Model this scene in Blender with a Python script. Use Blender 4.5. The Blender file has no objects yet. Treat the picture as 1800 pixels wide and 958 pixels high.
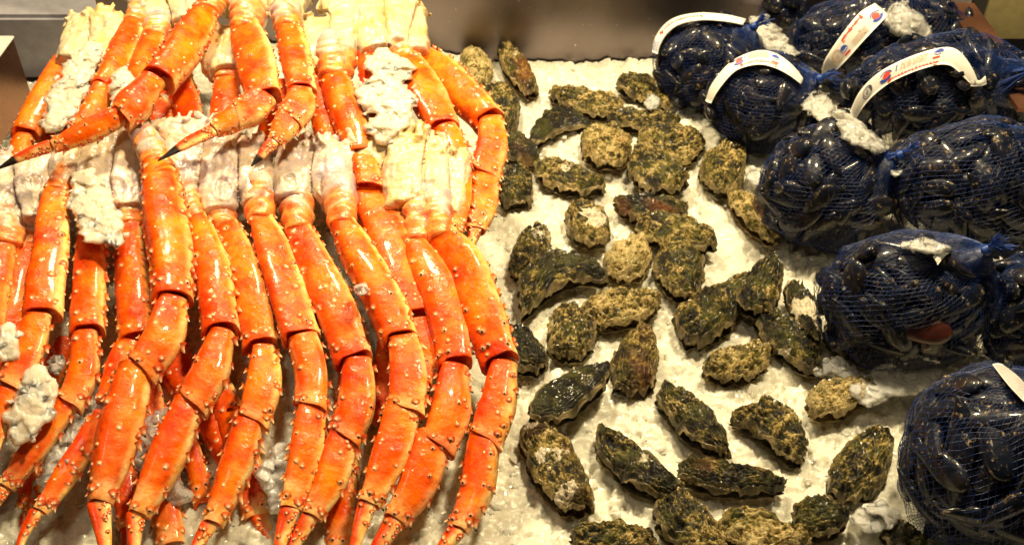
import bpy, bmesh, math, random
import numpy as np
from mathutils import Vector, noise, geometry
from mathutils.bvhtree import BVHTree
rnd = random.Random(7)
rng = np.random.default_rng(11)
S = bpy.context.scene
COL = S.collection

# ------------------------------------------------------------------ camera model (photo pixels 1800 x 958)
F = 1930.0; TH = math.radians(40.0); H = 0.836
FW = Vector((0, math.cos(TH), -math.sin(TH))); UP = Vector((0, math.sin(TH), math.cos(TH))); RT = Vector((1, 0, 0))
CAM = Vector((0, 0, H))
def ray(u, v): return RT*((u-900)/F) + UP*(-(v-479)/F) + FW
def at(u, v, z=0.0):
    d = ray(u, v); t = (z-H)/d.z
    return CAM + d*t
def mpp(u, v, z=0.0): return (z-H)/ray(u, v).z/F      # metres per photo pixel there

# ------------------------------------------------------------------ object helpers
def mesh_obj(name, verts, faces, mat=None, parent=None, smooth=True, mask=None):
    me = bpy.data.meshes.new(name)
    me.from_pydata([tuple(v) for v in verts], [], [tuple(int(i) for i in f) for f in faces]); me.update()
    if smooth: me.polygons.foreach_set('use_smooth', [True]*len(me.polygons))
    if mask is not None:
        a = me.color_attributes.new('mask', 'FLOAT_COLOR', 'POINT')
        a.data.foreach_set('color', np.asarray(mask, dtype=np.float32).ravel())
    if mat: me.materials.append(mat)
    o = bpy.data.objects.new(name, me); COL.objects.link(o)
    if parent: o.parent = parent
    return o
def empty(name, loc, label, cat, group=None):
    o = bpy.data.objects.new(name, None); o.empty_display_size = .02; COL.objects.link(o); o.location = loc
    return tag(o, label, cat, group)
def tag(o, label, cat, group=None):
    o['label'] = label; o['category'] = cat
    if group: o['group'] = group
    return o
def local(o, verts):
    L = o.location
    return [Vector(v)-L for v in verts]
def box(bm, x0, x1, y0, y1, z0, z1):
    vs = [bm.verts.new(p) for p in ((x0,y0,z0),(x1,y0,z0),(x1,y1,z0),(x0,y1,z0),(x0,y0,z1),(x1,y0,z1),(x1,y1,z1),(x0,y1,z1))]
    for f in ((3,2,1,0),(4,5,6,7),(0,1,5,4),(1,2,6,5),(2,3,7,6),(3,0,4,7)): bm.faces.new([vs[i] for i in f])
def bm_obj(name, bm, mat, parent=None, bev=0.0, smooth=False):
    if bev: bmesh.ops.bevel(bm, geom=list(bm.edges), offset=bev, segments=2, affect='EDGES')
    bmesh.ops.recalc_face_normals(bm, faces=bm.faces)
    me = bpy.data.meshes.new(name); bm.to_mesh(me); bm.free()
    if smooth: me.polygons.foreach_set('use_smooth', [True]*len(me.polygons))
    me.materials.append(mat)
    o = bpy.data.objects.new(name, me); COL.objects.link(o)
    if parent: o.parent = parent
    return o
def remeshed(verts, faces, voxel, smooth=0):
    me = bpy.data.meshes.new('temporary'); me.from_pydata([tuple(v) for v in verts], [], [tuple(int(i) for i in f) for f in faces]); me.update()
    o = bpy.data.objects.new('temporary', me); COL.objects.link(o)
    m = o.modifiers.new('r', 'REMESH'); m.mode = 'VOXEL'; m.voxel_size = voxel
    if smooth:
        s = o.modifiers.new('s', 'SMOOTH'); s.iterations = smooth; s.factor = .5
    dg = bpy.context.evaluated_depsgraph_get(); ev = o.evaluated_get(dg); em = ev.to_mesh()
    n = len(em.vertices); co = np.empty(n*3); em.vertices.foreach_get('co', co); co = co.reshape(-1, 3)
    no = np.empty(n*3); em.vertices.foreach_get('normal', no); no = no.reshape(-1, 3)
    fs = [tuple(p.vertices) for p in em.polygons]
    ev.to_mesh_clear(); bpy.data.objects.remove(o); bpy.data.meshes.remove(me)
    return co, no, fs
def sstep(a, b, x):
    t = np.clip((x-a)/(b-a), 0, 1); return t*t*(3-2*t)
def nz(p, s, seed=0.0): return noise.noise(Vector((p[0]*s+seed, p[1]*s-seed*.7, p[2]*s+seed*1.3)))

# ------------------------------------------------------------------ material helpers
class NT:
    def __init__(s, name):
        s.m = bpy.data.materials.new(name); s.m.use_nodes = True; s.t = s.m.node_tree; s.t.nodes.clear()
        s.out = s.n('ShaderNodeOutputMaterial'); s.b = s.n('ShaderNodeBsdfPrincipled'); s.l(s.b.outputs[0], s.out.inputs[0])
    def n(s, k, **kw):
        x = s.t.nodes.new(k)
        for a, b in kw.items(): setattr(x, a, b)
        return x
    def l(s, a, b): s.t.links.new(a, b)
    def set(s, **kw):
        for k, v in kw.items(): s.b.inputs[k.replace('_', ' ')].default_value = v
    def noise(s, scale, detail=4, rough=.55, vec=None, dist=0.0):
        x = s.n('ShaderNodeTexNoise'); x.inputs['Scale'].default_value = scale; x.inputs['Detail'].default_value = detail
        x.inputs['Roughness'].default_value = rough; x.inputs['Distortion'].default_value = dist
        if vec: s.l(vec, x.inputs['Vector'])
        return x.outputs['Fac']
    def ramp(s, fac, stops):
        x = s.n('ShaderNodeValToRGB'); e = x.color_ramp.elements
        while len(e) < len(stops): e.new(.5)
        for i, (p, c) in enumerate(stops):
            e[i].position = p; e[i].color = c if len(c) == 4 else (*c, 1)
        s.l(fac, x.inputs[0]); return x.outputs[0]
    def mix(s, fac, a, b, mode='MIX'):
        x = s.n('ShaderNodeMix', data_type='RGBA', blend_type=mode)
        for v, i in ((fac, 0), (a, 6), (b, 7)):
            if hasattr(v, 'is_linked'): s.l(v, x.inputs[i])
            else: x.inputs[i].default_value = v if i == 0 else (*v, 1)
        return x.outputs[2]
    def math(s, op, a, b=0.0, clamp=False):
        x = s.n('ShaderNodeMath', operation=op); x.use_clamp = clamp
        for v, i in ((a, 0), (b, 1)):
            if hasattr(v, 'is_linked'): s.l(v, x.inputs[i])
            else: x.inputs[i].default_value = v
        return x.outputs[0]
    def bump(s, h, strength, dist, prev=None):
        x = s.n('ShaderNodeBump'); x.inputs['Strength'].default_value = strength; x.inputs['Distance'].default_value = dist
        s.l(h, x.inputs['Height'])
        if prev: s.l(prev, x.inputs['Normal'])
        return x.outputs[0]
    def pos(s): return s.n('ShaderNodeNewGeometry').outputs['Position']

def mat_crab():
    t = NT('crab_shell'); P = t.pos()
    a = t.n('ShaderNodeAttribute', attribute_name='mask'); sp = t.n('ShaderNodeSeparateColor'); t.l(a.outputs['Color'], sp.inputs[0])
    cream, red, tip, black = sp.outputs[0], sp.outputs[1], sp.outputs[2], a.outputs['Alpha']
    n1 = t.noise(28, 5, .6, P); n2 = t.noise(120, 4, .6, P); n3 = t.noise(450, 3, .6, P)
    base = t.ramp(n1, [(.32, (.54, .030, .0005)), (.48, (.84, .105, .0005)), (.66, (.90, .24, .004))])
    base = t.mix(t.math('MULTIPLY', t.math('SUBTRACT', n2, .58, True), 1.6, True), base, (.90, .34, .03))
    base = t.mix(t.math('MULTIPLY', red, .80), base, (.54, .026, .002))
    cf = t.math('MULTIPLY', cream, t.math('ADD', t.math('MULTIPLY', n2, 1.1), .42), True)
    crc = t.ramp(t.noise(60, 4, .6, P), [(.3, (.88, .40, .05)), (.6, (.90, .64, .26))])
    base = t.mix(cf, base, crc)
    stain = t.ramp(t.noise(150, 6, .75, P), [(.60, (0, 0, 0)), (.70, (1, 1, 1))]); base = t.mix(t.math('MULTIPLY', stain, .55), base, (.22, .03, .006))
    base = t.mix(tip, base, (.94, .74, .44))
    base = t.mix(black, base, (.012, .008, .006))
    t.l(base, t.b.inputs['Base Color'])
    t.set(Roughness=.34, Subsurface_Weight=.05, Subsurface_Scale=.004, Coat_Weight=.12, Coat_Roughness=.08, Specular_IOR_Level=.20)
    t.b.inputs['Subsurface Radius'].default_value = (1, .35, .12)
    rr = t.n('ShaderNodeMapRange'); t.l(n2, rr.inputs[0]); rr.inputs[1].default_value = .38; rr.inputs[2].default_value = .62; rr.inputs[3].default_value = .26; rr.inputs[4].default_value = .55
    t.l(rr.outputs[0], t.b.inputs['Roughness'])
    b1 = t.bump(t.noise(55, 3, .5, P), .35, .008); b1 = t.bump(t.noise(190, 2, .5, P), .22, .003, b1); b2 = t.bump(n3, .06, .001, b1)
    t.l(b2, t.b.inputs['Normal']); return t.m
def mat_meat(name='crab_shoulder_shell', stops=None):
    t = NT(name); P = t.pos()
    a = t.n('ShaderNodeAttribute', attribute_name='mask'); sp = t.n('ShaderNodeSeparateColor'); t.l(a.outputs['Color'], sp.inputs[0])
    n1 = t.noise(22, 4, .6, P); n2 = t.noise(90, 5, .6, P)
    base = t.ramp(n1, stops or [(.36, (.66, .45, .16)), (.5, (.64, .53, .31)), (.62, (.55, .44, .33))])
    base = t.mix(t.math('MULTIPLY', t.math('SUBTRACT', n2, .52, True), 2.2, True), base, (.86, .58, .20))
    base = t.mix(sp.outputs[1], base, t.ramp(n2, [(.35, (.74, .10, .006)), (.6, (.84, .30, .04))]))
    base = t.mix(sp.outputs[2], base, (.28, .16, .09))
    t.l(base, t.b.inputs['Base Color'])
    t.set(Roughness=.33, Subsurface_Weight=.25, Subsurface_Scale=.008, Coat_Weight=.3, Coat_Roughness=.2)
    t.b.inputs['Subsurface Radius'].default_value = (1, .6, .3)
    b1 = t.bump(n2, .45, .005); b2 = t.bump(t.noise(400, 3, .6, P), .2, .001, b1)
    t.l(b2, t.b.inputs['Normal']); return t.m
def mat_ice(name, trans, tint=(.86, .83, .76), rough=.32, sss=.5):
    t = NT(name); P = t.pos()
    n1 = t.noise(45, 4, .6, P); n2 = t.noise(260, 5, .65, P)
    v = t.n('ShaderNodeTexVoronoi'); v.inputs['Scale'].default_value = 190; t.l(P, v.inputs['Vector'])
    base = t.ramp(n1, [(.3, tuple(c*.80 for c in tint)), (.6, tint)])
    wet = t.ramp(t.noise(21, 4, .62, P), [(.46, (0, 0, 0)), (.66, (1, 1, 1))]); base = t.mix(t.math('MULTIPLY', wet, .5), base, tuple(c*.66 for c in tint))
    t.l(base, t.b.inputs['Base Color'])
    t.set(Roughness=rough, Subsurface_Weight=sss, Subsurface_Scale=.02, Transmission_Weight=trans, IOR=1.31, Specular_IOR_Level=.5)
    t.b.inputs['Subsurface Radius'].default_value = (1, .9, .75)
    rr = t.n('ShaderNodeMapRange'); t.l(n2, rr.inputs[0]); rr.inputs[1].default_value = .35; rr.inputs[2].default_value = .65
    rr.inputs[3].default_value = rough*.35; rr.inputs[4].default_value = rough*1.6; t.l(rr.outputs[0], t.b.inputs['Roughness'])
    b1 = t.bump(v.outputs['Distance'], .14, .004); b2 = t.bump(n2, .16, .002, b1)
    vc = t.n('ShaderNodeTexVoronoi'); vc.inputs['Scale'].default_value = 330; t.l(P, vc.inputs['Vector'])
    sb = t.n('ShaderNodeVectorMath', operation='SUBTRACT'); t.l(vc.outputs['Color'], sb.inputs[0]); sb.inputs[1].default_value = (.5, .5, .5)
    ml = t.n('ShaderNodeVectorMath', operation='SCALE'); t.l(sb.outputs[0], ml.inputs[0]); ml.inputs['Scale'].default_value = 1.1
    ad = t.n('ShaderNodeVectorMath', operation='ADD'); t.l(t.n('ShaderNodeNewGeometry').outputs['Normal'], ad.inputs[0]); t.l(ml.outputs[0], ad.inputs[1])
    nm = t.n('ShaderNodeVectorMath', operation='NORMALIZE'); t.l(ad.outputs[0], nm.inputs[0]); t.l(nm.outputs[0], t.b.inputs['Coat Normal']); t.set(Coat_Weight=.9, Coat_Roughness=.05)
    t.l(b2, t.b.inputs['Normal']); return t.m
def mat_oyster():
    t = NT('oyster_shell'); P = t.pos()
    a = t.n('ShaderNodeAttribute', attribute_name='mask'); sp = t.n('ShaderNodeSeparateColor'); t.l(a.outputs['Color'], sp.inputs[0])
    tone = t.n('ShaderNodeAttribute', attribute_name='tone', attribute_type='OBJECT').outputs['Fac']
    n1 = t.noise(85, 6, .7, P, .5); n2 = t.noise(300, 5, .7, P); n3 = t.noise(620, 4, .65, P)
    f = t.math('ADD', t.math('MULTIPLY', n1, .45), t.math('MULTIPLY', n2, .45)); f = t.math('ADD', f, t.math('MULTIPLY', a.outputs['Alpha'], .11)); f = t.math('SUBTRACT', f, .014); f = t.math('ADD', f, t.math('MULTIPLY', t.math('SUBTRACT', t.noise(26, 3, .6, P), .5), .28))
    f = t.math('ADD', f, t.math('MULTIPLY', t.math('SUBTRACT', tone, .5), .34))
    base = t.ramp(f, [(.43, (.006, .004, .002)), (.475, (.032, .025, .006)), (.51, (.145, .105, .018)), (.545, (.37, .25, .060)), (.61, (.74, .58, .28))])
    g = t.ramp(t.noise(38, 4, .6, P), [(.46, (0, 0, 0)), (.62, (1, 1, 1))])
    base = t.mix(t.math('MULTIPLY', g, .42), base, (.115, .115, .012))
    base = t.mix(t.math('MULTIPLY', sp.outputs[0], t.math('ADD', t.math('MULTIPLY', n2, 2.2), .1), True), base, (.66, .50, .24))
    wf = t.math('ADD', t.math('MULTIPLY', t.math('ADD', t.math('SUBTRACT', sp.outputs[1], .62), t.math('MULTIPLY', t.math('SUBTRACT', n1, .5), 1.8)), 7.0), .5, True)
    base = t.mix(wf, base, t.ramp(n2, [(.35, (.60, .48, .30)), (.55, (.86, .78, .62))]))
    base = t.mix(t.math('MULTIPLY', sp.outputs[2], t.math('MULTIPLY', n1, 1.5), True), base, (.34, .10, .018))
    t.l(base, t.b.inputs['Base Color'])
    t.set(Roughness=.48, Coat_Weight=.22, Coat_Roughness=.10, Specular_IOR_Level=.3)
    b1 = t.bump(n2, .9, .006); b2 = t.bump(n3, .6, .0025, b1)
    t.l(b2, t.b.inputs['Normal']); return t.m
def mat_mussel():
    t = NT('mussel_shell'); tc = t.n('ShaderNodeTexCoord').outputs['Object']; r = t.n('ShaderNodeObjectInfo').outputs['Random']
    off = t.n('ShaderNodeVectorMath', operation='ADD'); t.l(tc, off.inputs[0])
    cx = t.n('ShaderNodeCombineXYZ'); t.l(t.math('MULTIPLY', r, 9.0), cx.inputs[0]); t.l(t.math('MULTIPLY', r, 5.0), cx.inputs[1]); t.l(cx.outputs[0], off.inputs[1])
    V = off.outputs[0]
    n1 = t.noise(40, 4, .6, V); n2 = t.noise(160, 5, .7, V)
    w = t.n('ShaderNodeTexWave', wave_type='RINGS', rings_direction='SPHERICAL'); w.inputs['Scale'].default_value = 42; w.inputs['Distortion'].default_value = 2.5
    mp = t.n('ShaderNodeMapping'); mp.inputs['Location'].default_value = (.034, 0, 0); t.l(tc, mp.inputs[0]); t.l(mp.outputs[0], w.inputs['Vector'])
    base = t.ramp(n1, [(.36, (.003, .005, .013)), (.52, (.007, .009, .020)), (.68, (.020, .013, .012)), (.80, (.085, .042, .016))])
    base = t.mix(t.math('MULTIPLY', t.math('SUBTRACT', n2, .585, True), 8.0, True), base, (.50, .38, .22))
    base = t.mix(t.math('MULTIPLY', w.outputs['Fac'], .25), base, (.012, .016, .03))
    t.l(base, t.b.inputs['Base Color']); t.set(Roughness=.34, Coat_Weight=.30, Coat_Roughness=.07, Specular_IOR_Level=.15)
    b = t.bump(w.outputs['Fac'], .12, .0006); b = t.bump(n2, .25, .002, b); t.l(b, t.b.inputs['Normal']); return t.m
def mat_plain(name, c, rough=.5, metal=0.0, var=.15, scale=60, **kw):
    t = NT(name); P = t.pos(); n = t.noise(scale, 4, .6, P)
    t.l(t.ramp(n, [(.3, tuple(x*(1-var) for x in c)), (.7, tuple(min(1, x*(1+var)) for x in c))]), t.b.inputs['Base Color'])
    t.set(Roughness=rough, Metallic=metal, **kw); t.l(t.bump(n, .12, .001), t.b.inputs['Normal']); return t.m
def mat_steel(name, c, rough):
    t = NT(name); P = t.pos()
    mp = t.n('ShaderNodeMapping'); mp.inputs['Scale'].default_value = (6, 6, 260); t.l(P, mp.inputs[0])
    n = t.noise(3, 4, .6, mp.outputs[0]); sm = t.noise(9, 5, .6, P)
    sp = t.ramp(t.noise(140, 3, .7, P), [(.69, (0, 0, 0)), (.73, (1, 1, 1))]); t.l(t.mix(t.math('MULTIPLY', sp, .6), t.ramp(sm, [(.3, tuple(x*.7 for x in c)), (.7, c)]), (.8, .76, .7)), t.b.inputs['Base Color'])
    rr = t.n('ShaderNodeMapRange'); t.l(sm, rr.inputs[0]); rr.inputs[3].default_value = rough*.7; rr.inputs[4].default_value = rough*1.4
    t.l(rr.outputs[0], t.b.inputs['Roughness']); t.set(Metallic=1.0)
    t.l(t.bump(n, .16, .001), t.b.inputs['Normal']); return t.m

M = dict(slush=mat_ice('melting_slush', .16, (.88, .77, .62), .14, .9), crab=mat_crab(), meat=mat_meat(), palemeat=mat_meat('pale_shoulder_shell', [(.36, (.62, .48, .32)), (.5, (.55, .46, .40)), (.64, (.42, .33, .36))]), ice=mat_ice('packed_crushed_ice', .10, (.74, .71, .60), .24), lump=mat_ice('white_ice', .50, (.97, .94, .89), .10, .8),  # slush tint has the crab's warm bounce light put in
         chip=mat_ice('wet_ice_chip', .25, (.88, .86, .80), .12, .6), clear=mat_ice('clear_ice', .55, (.96, .95, .93), .08, .3), oyster=mat_oyster(), mussel=mat_mussel(),
         net=mat_plain('blue_net_thread', (.005, .025, .14), .35), netk=mat_plain('blue_net_bundle', (.006, .035, .21), .4),
         paper=mat_plain('tag_paper', (.80, .77, .72), .45, 0, .05), red=mat_plain('red_print', (.72, .06, .035), .5),
         blue=mat_plain('blue_print', (.03, .07, .42), .5), dark=mat_plain('dark_print', (.05, .055, .10), .5), thin=mat_plain('faint_print', (.62, .40, .26), .5), grey=mat_plain('grey_print', (.36, .33, .36), .5),
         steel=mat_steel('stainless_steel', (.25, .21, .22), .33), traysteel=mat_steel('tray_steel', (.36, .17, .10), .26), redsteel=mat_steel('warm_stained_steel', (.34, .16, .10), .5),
         pale=mat_plain('pale_enamel', (.62, .60, .58), .5), khaki=mat_plain('khaki_panel', (.30, .25, .11), .6), black=mat_plain('black_post', (.012, .011, .010), .5),
         bluegrey=mat_plain('blue_grey_reflection', (.30, .29, .34), .45))

# ------------------------------------------------------------------ swept limbs
def catmull(pts, n):
    A = np.array(pts, float); k = len(A)
    if k == 2: return A[0]+(A[1]-A[0])*np.linspace(0, 1, n)[:, None]
    P = np.vstack([2*A[0]-A[1], A, 2*A[-1]-A[-2]])
    seg = np.linalg.norm(np.diff(A[:, :3], axis=0), axis=1); cum = np.concatenate([[0], np.cumsum(seg)]); cum /= cum[-1]
    out = []
    for s in np.linspace(0, 1, n):
        i = min(k-2, max(0, int(np.searchsorted(cum, s, 'right')-1))); t = (s-cum[i])/max(1e-9, cum[i+1]-cum[i])
        a, b, c, d = P[i], P[i+1], P[i+2], P[i+3]
        out.append(.5*((2*b)+(-a+c)*t+(2*a-5*b+4*c-d)*t*t+(-a+3*b-3*c+d)*t**3))
    return np.array(out)
class Sweep:
    """tube along (x,y,z,r) points; ellipse wide across the view, N faces up/towards the viewer"""
    def __init__(s, pts, nring=22, nside=20, flat=.8, power=2.3, roll=0.0, seed=0.0):
        C = catmull(pts, nring); s.P = C[:, :3]; s.r = np.maximum(C[:, 3], 1e-4); s.n = nring; s.ns = nside
        T = np.gradient(s.P, axis=0); T /= np.linalg.norm(T, axis=1)[:, None]; s.T = T
        view = np.array(CAM)-s.P; view /= np.linalg.norm(view, axis=1)[:, None]; view = view+np.array([0, 0, .5])
        N = view-T*(view*T).sum(1)[:, None]; N /= np.linalg.norm(N, axis=1)[:, None]; B = np.cross(T, N)
        cr, sr = math.cos(roll), math.sin(roll); s.N = N*cr+B*sr; s.B = B*cr-N*sr
        s.flat, s.pw, s.seed = flat, power, seed; s.L = np.linalg.norm(np.diff(s.P, axis=0), axis=1).sum()
    def pt(s, i, ph, k=1.0):
        c, q = math.cos(ph), math.sin(ph); e = 2/s.pw
        return s.P[i]+s.N[i]*(s.r[i]*k*s.flat*math.copysign(abs(c)**e, c))+s.B[i]*(s.r[i]*k*math.copysign(abs(q)**e, q))
    def at(s, f, ph):
        x = f*(s.n-1); i = int(min(s.n-2, x)); t = x-i
        p = s.pt(i, ph)*(1-t)+s.pt(i+1, ph)*t
        d = s.N[i]*math.cos(ph)/s.flat+s.B[i]*math.sin(ph); d /= np.linalg.norm(d)
        return p, d, s.T[i], s.r[i]*(1-t)+s.r[i+1]*t

def crab_segment(name, pts, parent, kind, spine=1.0, cream=.5, flat=.7, roll=0.0, blacktip=0.0, darkdots=.15, redder=0.0, mat=None):
    seed = rnd.uniform(0, 90)
    nr = 30 if kind in ('merus', 'propodus') else 22
    w = Sweep(pts, nr, 28, flat, 3.0, roll, seed)
    V, Fc, Mk = [], [], []
    def ring(i, k, off=0.0, red=None):
        for j in range(w.ns):
            ph = 2*math.pi*j/w.ns
            p = w.pt(i, ph, k)+w.T[i]*off
            d = p-w.P[i]
            lump = .08*nz(p, 32, seed)+.030*nz(p, 110, seed)+.06*math.cos(3*ph+seed)
            s = i/(w.n-1); c, q = math.cos(ph), math.sin(ph); we = float(sstep(.80, 1.0, s))
            if kind == 'carpus': lean = .34*(-q)+.10*nz((c, q, seed), 1.5)
            elif kind == 'merus': lean = .20*q*q-.16*max(0, c)+.14*nz((c, q, seed), 1.5)
            else: lean = .16*q*q-.10+.12*nz((c, q, seed), 1.5)
            if kind == 'dactyl': lean = 0
            p = p+d*lump+w.T[i]*(we*lean*w.r[i])
            cm = float(sstep(.05, .75, -c))*.9
            wob = .25*nz(p, 55, seed+3)
            cm = max(cm, float(sstep(.10, .85, -q-.25*max(0, c)+wob))*min(1, cream*1.9), float(sstep(.85, 1.05, q+wob))*cream*.4)
            if kind == 'propodus': cm = max(cm, float(sstep(.72, 1.0, s+wob*.5))*(.35+.5*cream))
            if kind == 'carpus': cm = max(cm, float(sstep(.75, 1.0, s+wob*.5))*cream*.6)
            if kind == 'dactyl': cm = max(cm, float(sstep(.40, .85, -q*.6+c*.6+wob))*.9)
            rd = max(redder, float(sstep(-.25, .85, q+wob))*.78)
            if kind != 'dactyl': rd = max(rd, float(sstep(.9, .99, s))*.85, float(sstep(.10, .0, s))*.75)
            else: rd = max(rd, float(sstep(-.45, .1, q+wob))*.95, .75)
            if red is not None: rd = red; cm *= .2
            bk = float(sstep(.60, .68, s+wob*.12))*blacktip if kind == 'dactyl' else 0
            if bk > .3: cm *= .3
            V.append(p); Mk.append((cm, rd, 0, bk))
    ks = [(0, .12, -.35), (0, .55, -.28), (0, .86, -.12)]
    for i, k, o in ks: ring(i, k, o*w.r[0])
    for i in range(w.n):
        s = i/(w.n-1); k = 1.0
        if kind == 'merus' or kind == 'carpus' or kind == 'propodus':
            k = 1+.035*float(sstep(.92, .98, s)) - .025*math.exp(-((s-.88)/.04)**2)
            k -= .06*math.exp(-((s-.06)/.04)**2)
        ring(i, k)
    if kind == 'dactyl':
        ring(w.n-1, .4, w.r[-1]*.6); ring(w.n-1, .05, w.r[-1]*.9)
    else:
        e = w.r[-1]; ring(w.n-1, 1.0, e*.05, .9); ring(w.n-1, .86, e*.03, .95); ring(w.n-1, .7, -e*.22, 1); ring(w.n-1, .05, -e*.35, 1)
    nrr = len(V)//w.ns
    for i in range(nrr-1):
        for j in range(w.ns):
            a, b = i*w.ns+j, i*w.ns+(j+1) % w.ns
            Fc.append((a, b, b+w.ns, a+w.ns))
    Fc.append(tuple(range(w.ns-1, -1, -1))); b0 = (nrr-1)*w.ns; Fc.append(tuple(range(b0, b0+w.ns)))
    def spike(f, ph, h, rb, slant, dot):
        p, d, T, r = w.at(f, ph)
        d = d+T*slant; d /= np.linalg.norm(d)
        a = np.cross(d, T); a /= np.linalg.norm(a); b = np.cross(d, a); base = len(V); n = 7
        prof = [(-.5*rb, 2.4, 0, 0), (.05*h, 1.45, .12, 0), (.35*h, .85, .42, 0), (.8*h, .42, .85, dot), (h, .05, 1, dot)]
        for hh, kr, tp, bk in prof:
            for j in range(n):
                an = 2*math.pi*j/n
                V.append(p+d*hh+(a*math.cos(an)+b*math.sin(an))*rb*kr); Mk.append((0, .25*(1-tp), tp, bk))
        for i in range(len(prof)-1):
            for j in range(n):
                q, q2 = base+i*n+j, base+i*n+(j+1) % n
                Fc.append((q, q2, q2+n, q+n))
        Fc.append(tuple(range(base+(len(prof)-1)*n, base+len(prof)*n)))
    R = float(np.median(w.r)); nl = max(3, int(w.L/.0165))
    def dot(): return 1.0 if rnd.random() < darkdots else 0.0
    def row(ph, h, rb, slant, n, jit=.10, skip=.1):
        for k in range(n):
            if rnd.random() < skip: continue
            f = (k+.6+rnd.uniform(-.25, .25))/n
            if .03 < f < .985:
                q = rnd.uniform(.75, 1.3); spike(f, ph+rnd.uniform(-jit, jit), h*q, rb*q, slant, dot())
    if kind in ('merus', 'carpus', 'propodus') and spine > 0:
        big = dict(merus=.0034, carpus=.0062, propodus=.0070)[kind]*spine*rnd.uniform(.75, 1.15); q = dict(merus=.6, carpus=.9, propodus=1.0)[kind]
        row(math.radians(-82), big, .0021*spine, 1.1*q, int(nl*1.0), .10, .12)
        row(math.radians(82), big*.6, .0016*spine, .9*q, int(nl*1.1), .10, .2)
        for a in (-50, -12, 34):
            row(math.radians(a), .0013*spine, .0018*spine, .35, max(3, int(nl*.7)), .38, .45)
        for k in range(int(nl*.9)):
            spike(rnd.uniform(.06, .97), rnd.uniform(-1.35, 1.35), .0008*spine, .0013*spine, .1, 0.0)
        for k in range(4):
            spike(.945+rnd.uniform(-.035, .02), -1.4+k*.9+rnd.uniform(-.3, .3), .0022*spine, .0020*spine, .6, dot())
    if kind == 'dactyl' and spine > 0:
        for k in range(9): spike(rnd.uniform(.05, .5), rnd.uniform(-1.5, .6), .0018, .0012, .6, 1.0 if rnd.random() < .6 else 0)
    return mesh_obj(name, local(ROOT, V), Fc, mat or M['crab'], parent, True, Mk)

ZF = [(-60, .20), (0, .185), (150, .168), (240, .150), (330, .130), (430, .117), (560, .098), (700, .073), (820, .050), (958, .026), (1100, .012)]
def zf(v): return float(np.interp(v, [a for a, b in ZF], [b for a, b in ZF]))
def wp(u, v, w, dz=0.0):
    z = zf(v)+dz; p = at(u, v, z); return (p.x, p.y, p.z, .875*w*mpp(u, v, z))
ROOT = None
def collar(name, pts, parent):
    """pale wrinkled hip segment with a jagged upper edge"""
    seed = rnd.uniform(0, 90); w = Sweep(pts, 26, 30, .85, 2.2, 0, seed); V, Fc, Mk = [], [], []
    for i in range(w.n):
        s = i/(w.n-1)
        for j in range(w.ns):
            ph = 2*math.pi*j/w.ns
            k = 1.02-.10*s+.07*math.sin(s*24+2.6*math.sin(ph*1.0+seed))*float(sstep(.12, .35, s))+.05*math.cos(3*ph+seed)
            k *= float(sstep(-.12, .10, 1-s))*.25+.75
            off = 0.0
            if i < 3: off = (.5*nz((math.cos(ph)*1.7, math.sin(ph)*1.7, seed), 1.0)+.2*math.sin(3*ph+seed))*w.r[0]*(1-i/3)
            p = w.pt(i, ph, k)+w.T[i]*off
            p = p+(p-w.P[i])*(.11*nz(p, 60, seed)+.05*nz(p, 150, seed))
            st = float(sstep(-.22, .12, nz((s*5+math.sin(ph+seed)*.7, ph*.5, seed), 1.0)))*float(sstep(.02, .25, s))
            V.append(p); Mk.append((.9, max(st*.85, float(sstep(.46, .76, s+.35*nz(p, 45, seed+5)))*.95), 0, 0))
    for i in range(w.n-1):
        for j in range(w.ns):
            a, b = i*w.ns+j, i*w.ns+(j+1) % w.ns; Fc.append((a, b, b+w.ns, a+w.ns))
    Fc.append(tuple(range(w.ns-1, -1, -1))); b0 = (w.n-1)*w.ns; Fc.append(tuple(range(b0, b0+w.ns)))
    return mesh_obj(name, local(ROOT, V), Fc, M['palemeat'], parent, True, Mk)

def leg(parent, spec, dz=0.0, cream=.5, dots=.15, redder=0.0, tip=0.0, spine=1.0, flat=.7):
    """spec: dict of segment -> [(u,v,halfwidth), ...] in photo pixels; the first is the leg itself, the rest its sub-parts"""
    names = dict(hip='hip_joint', merus='leg', carpus='knee_segment', propodus='shin_segment', dactyl='toe')
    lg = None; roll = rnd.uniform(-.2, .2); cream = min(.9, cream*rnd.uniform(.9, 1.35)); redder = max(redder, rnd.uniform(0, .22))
    order = [k for k in ('merus', 'carpus', 'propodus', 'dactyl') if k in spec]
    main = order[0]
    for k in order:
        P = [wp(*p[:3], dz+(p[3] if len(p) > 3 else 0)) for p in spec[k]]
        a, b = np.array(P[0]), np.array(P[1]); d = (a-b); d[3] = 0; d /= np.linalg.norm(d[:3])
        if k != main: P = [tuple(a+d*a[3]*.40)[:3]+(a[3]*.97,)]+P
        if k == 'dactyl': P = [p[:3]+(p[3]*.86,) for p in P]
        if k == 'propodus': P[-1] = P[-1][:3]+(P[-1][3]*.80,)
        o = crab_segment('leg' if k == main else names[k], P, parent if k == main else lg, k, spine, cream, flat if k != 'propodus' else flat*1.02, roll, tip, dots, redder)
        if k == main: lg = o
    if 'hip' in spec: collar('hip_joint', [wp(p[0], p[1], p[2]*1.08, dz) for p in spec['hip']], lg)
    return lg

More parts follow.
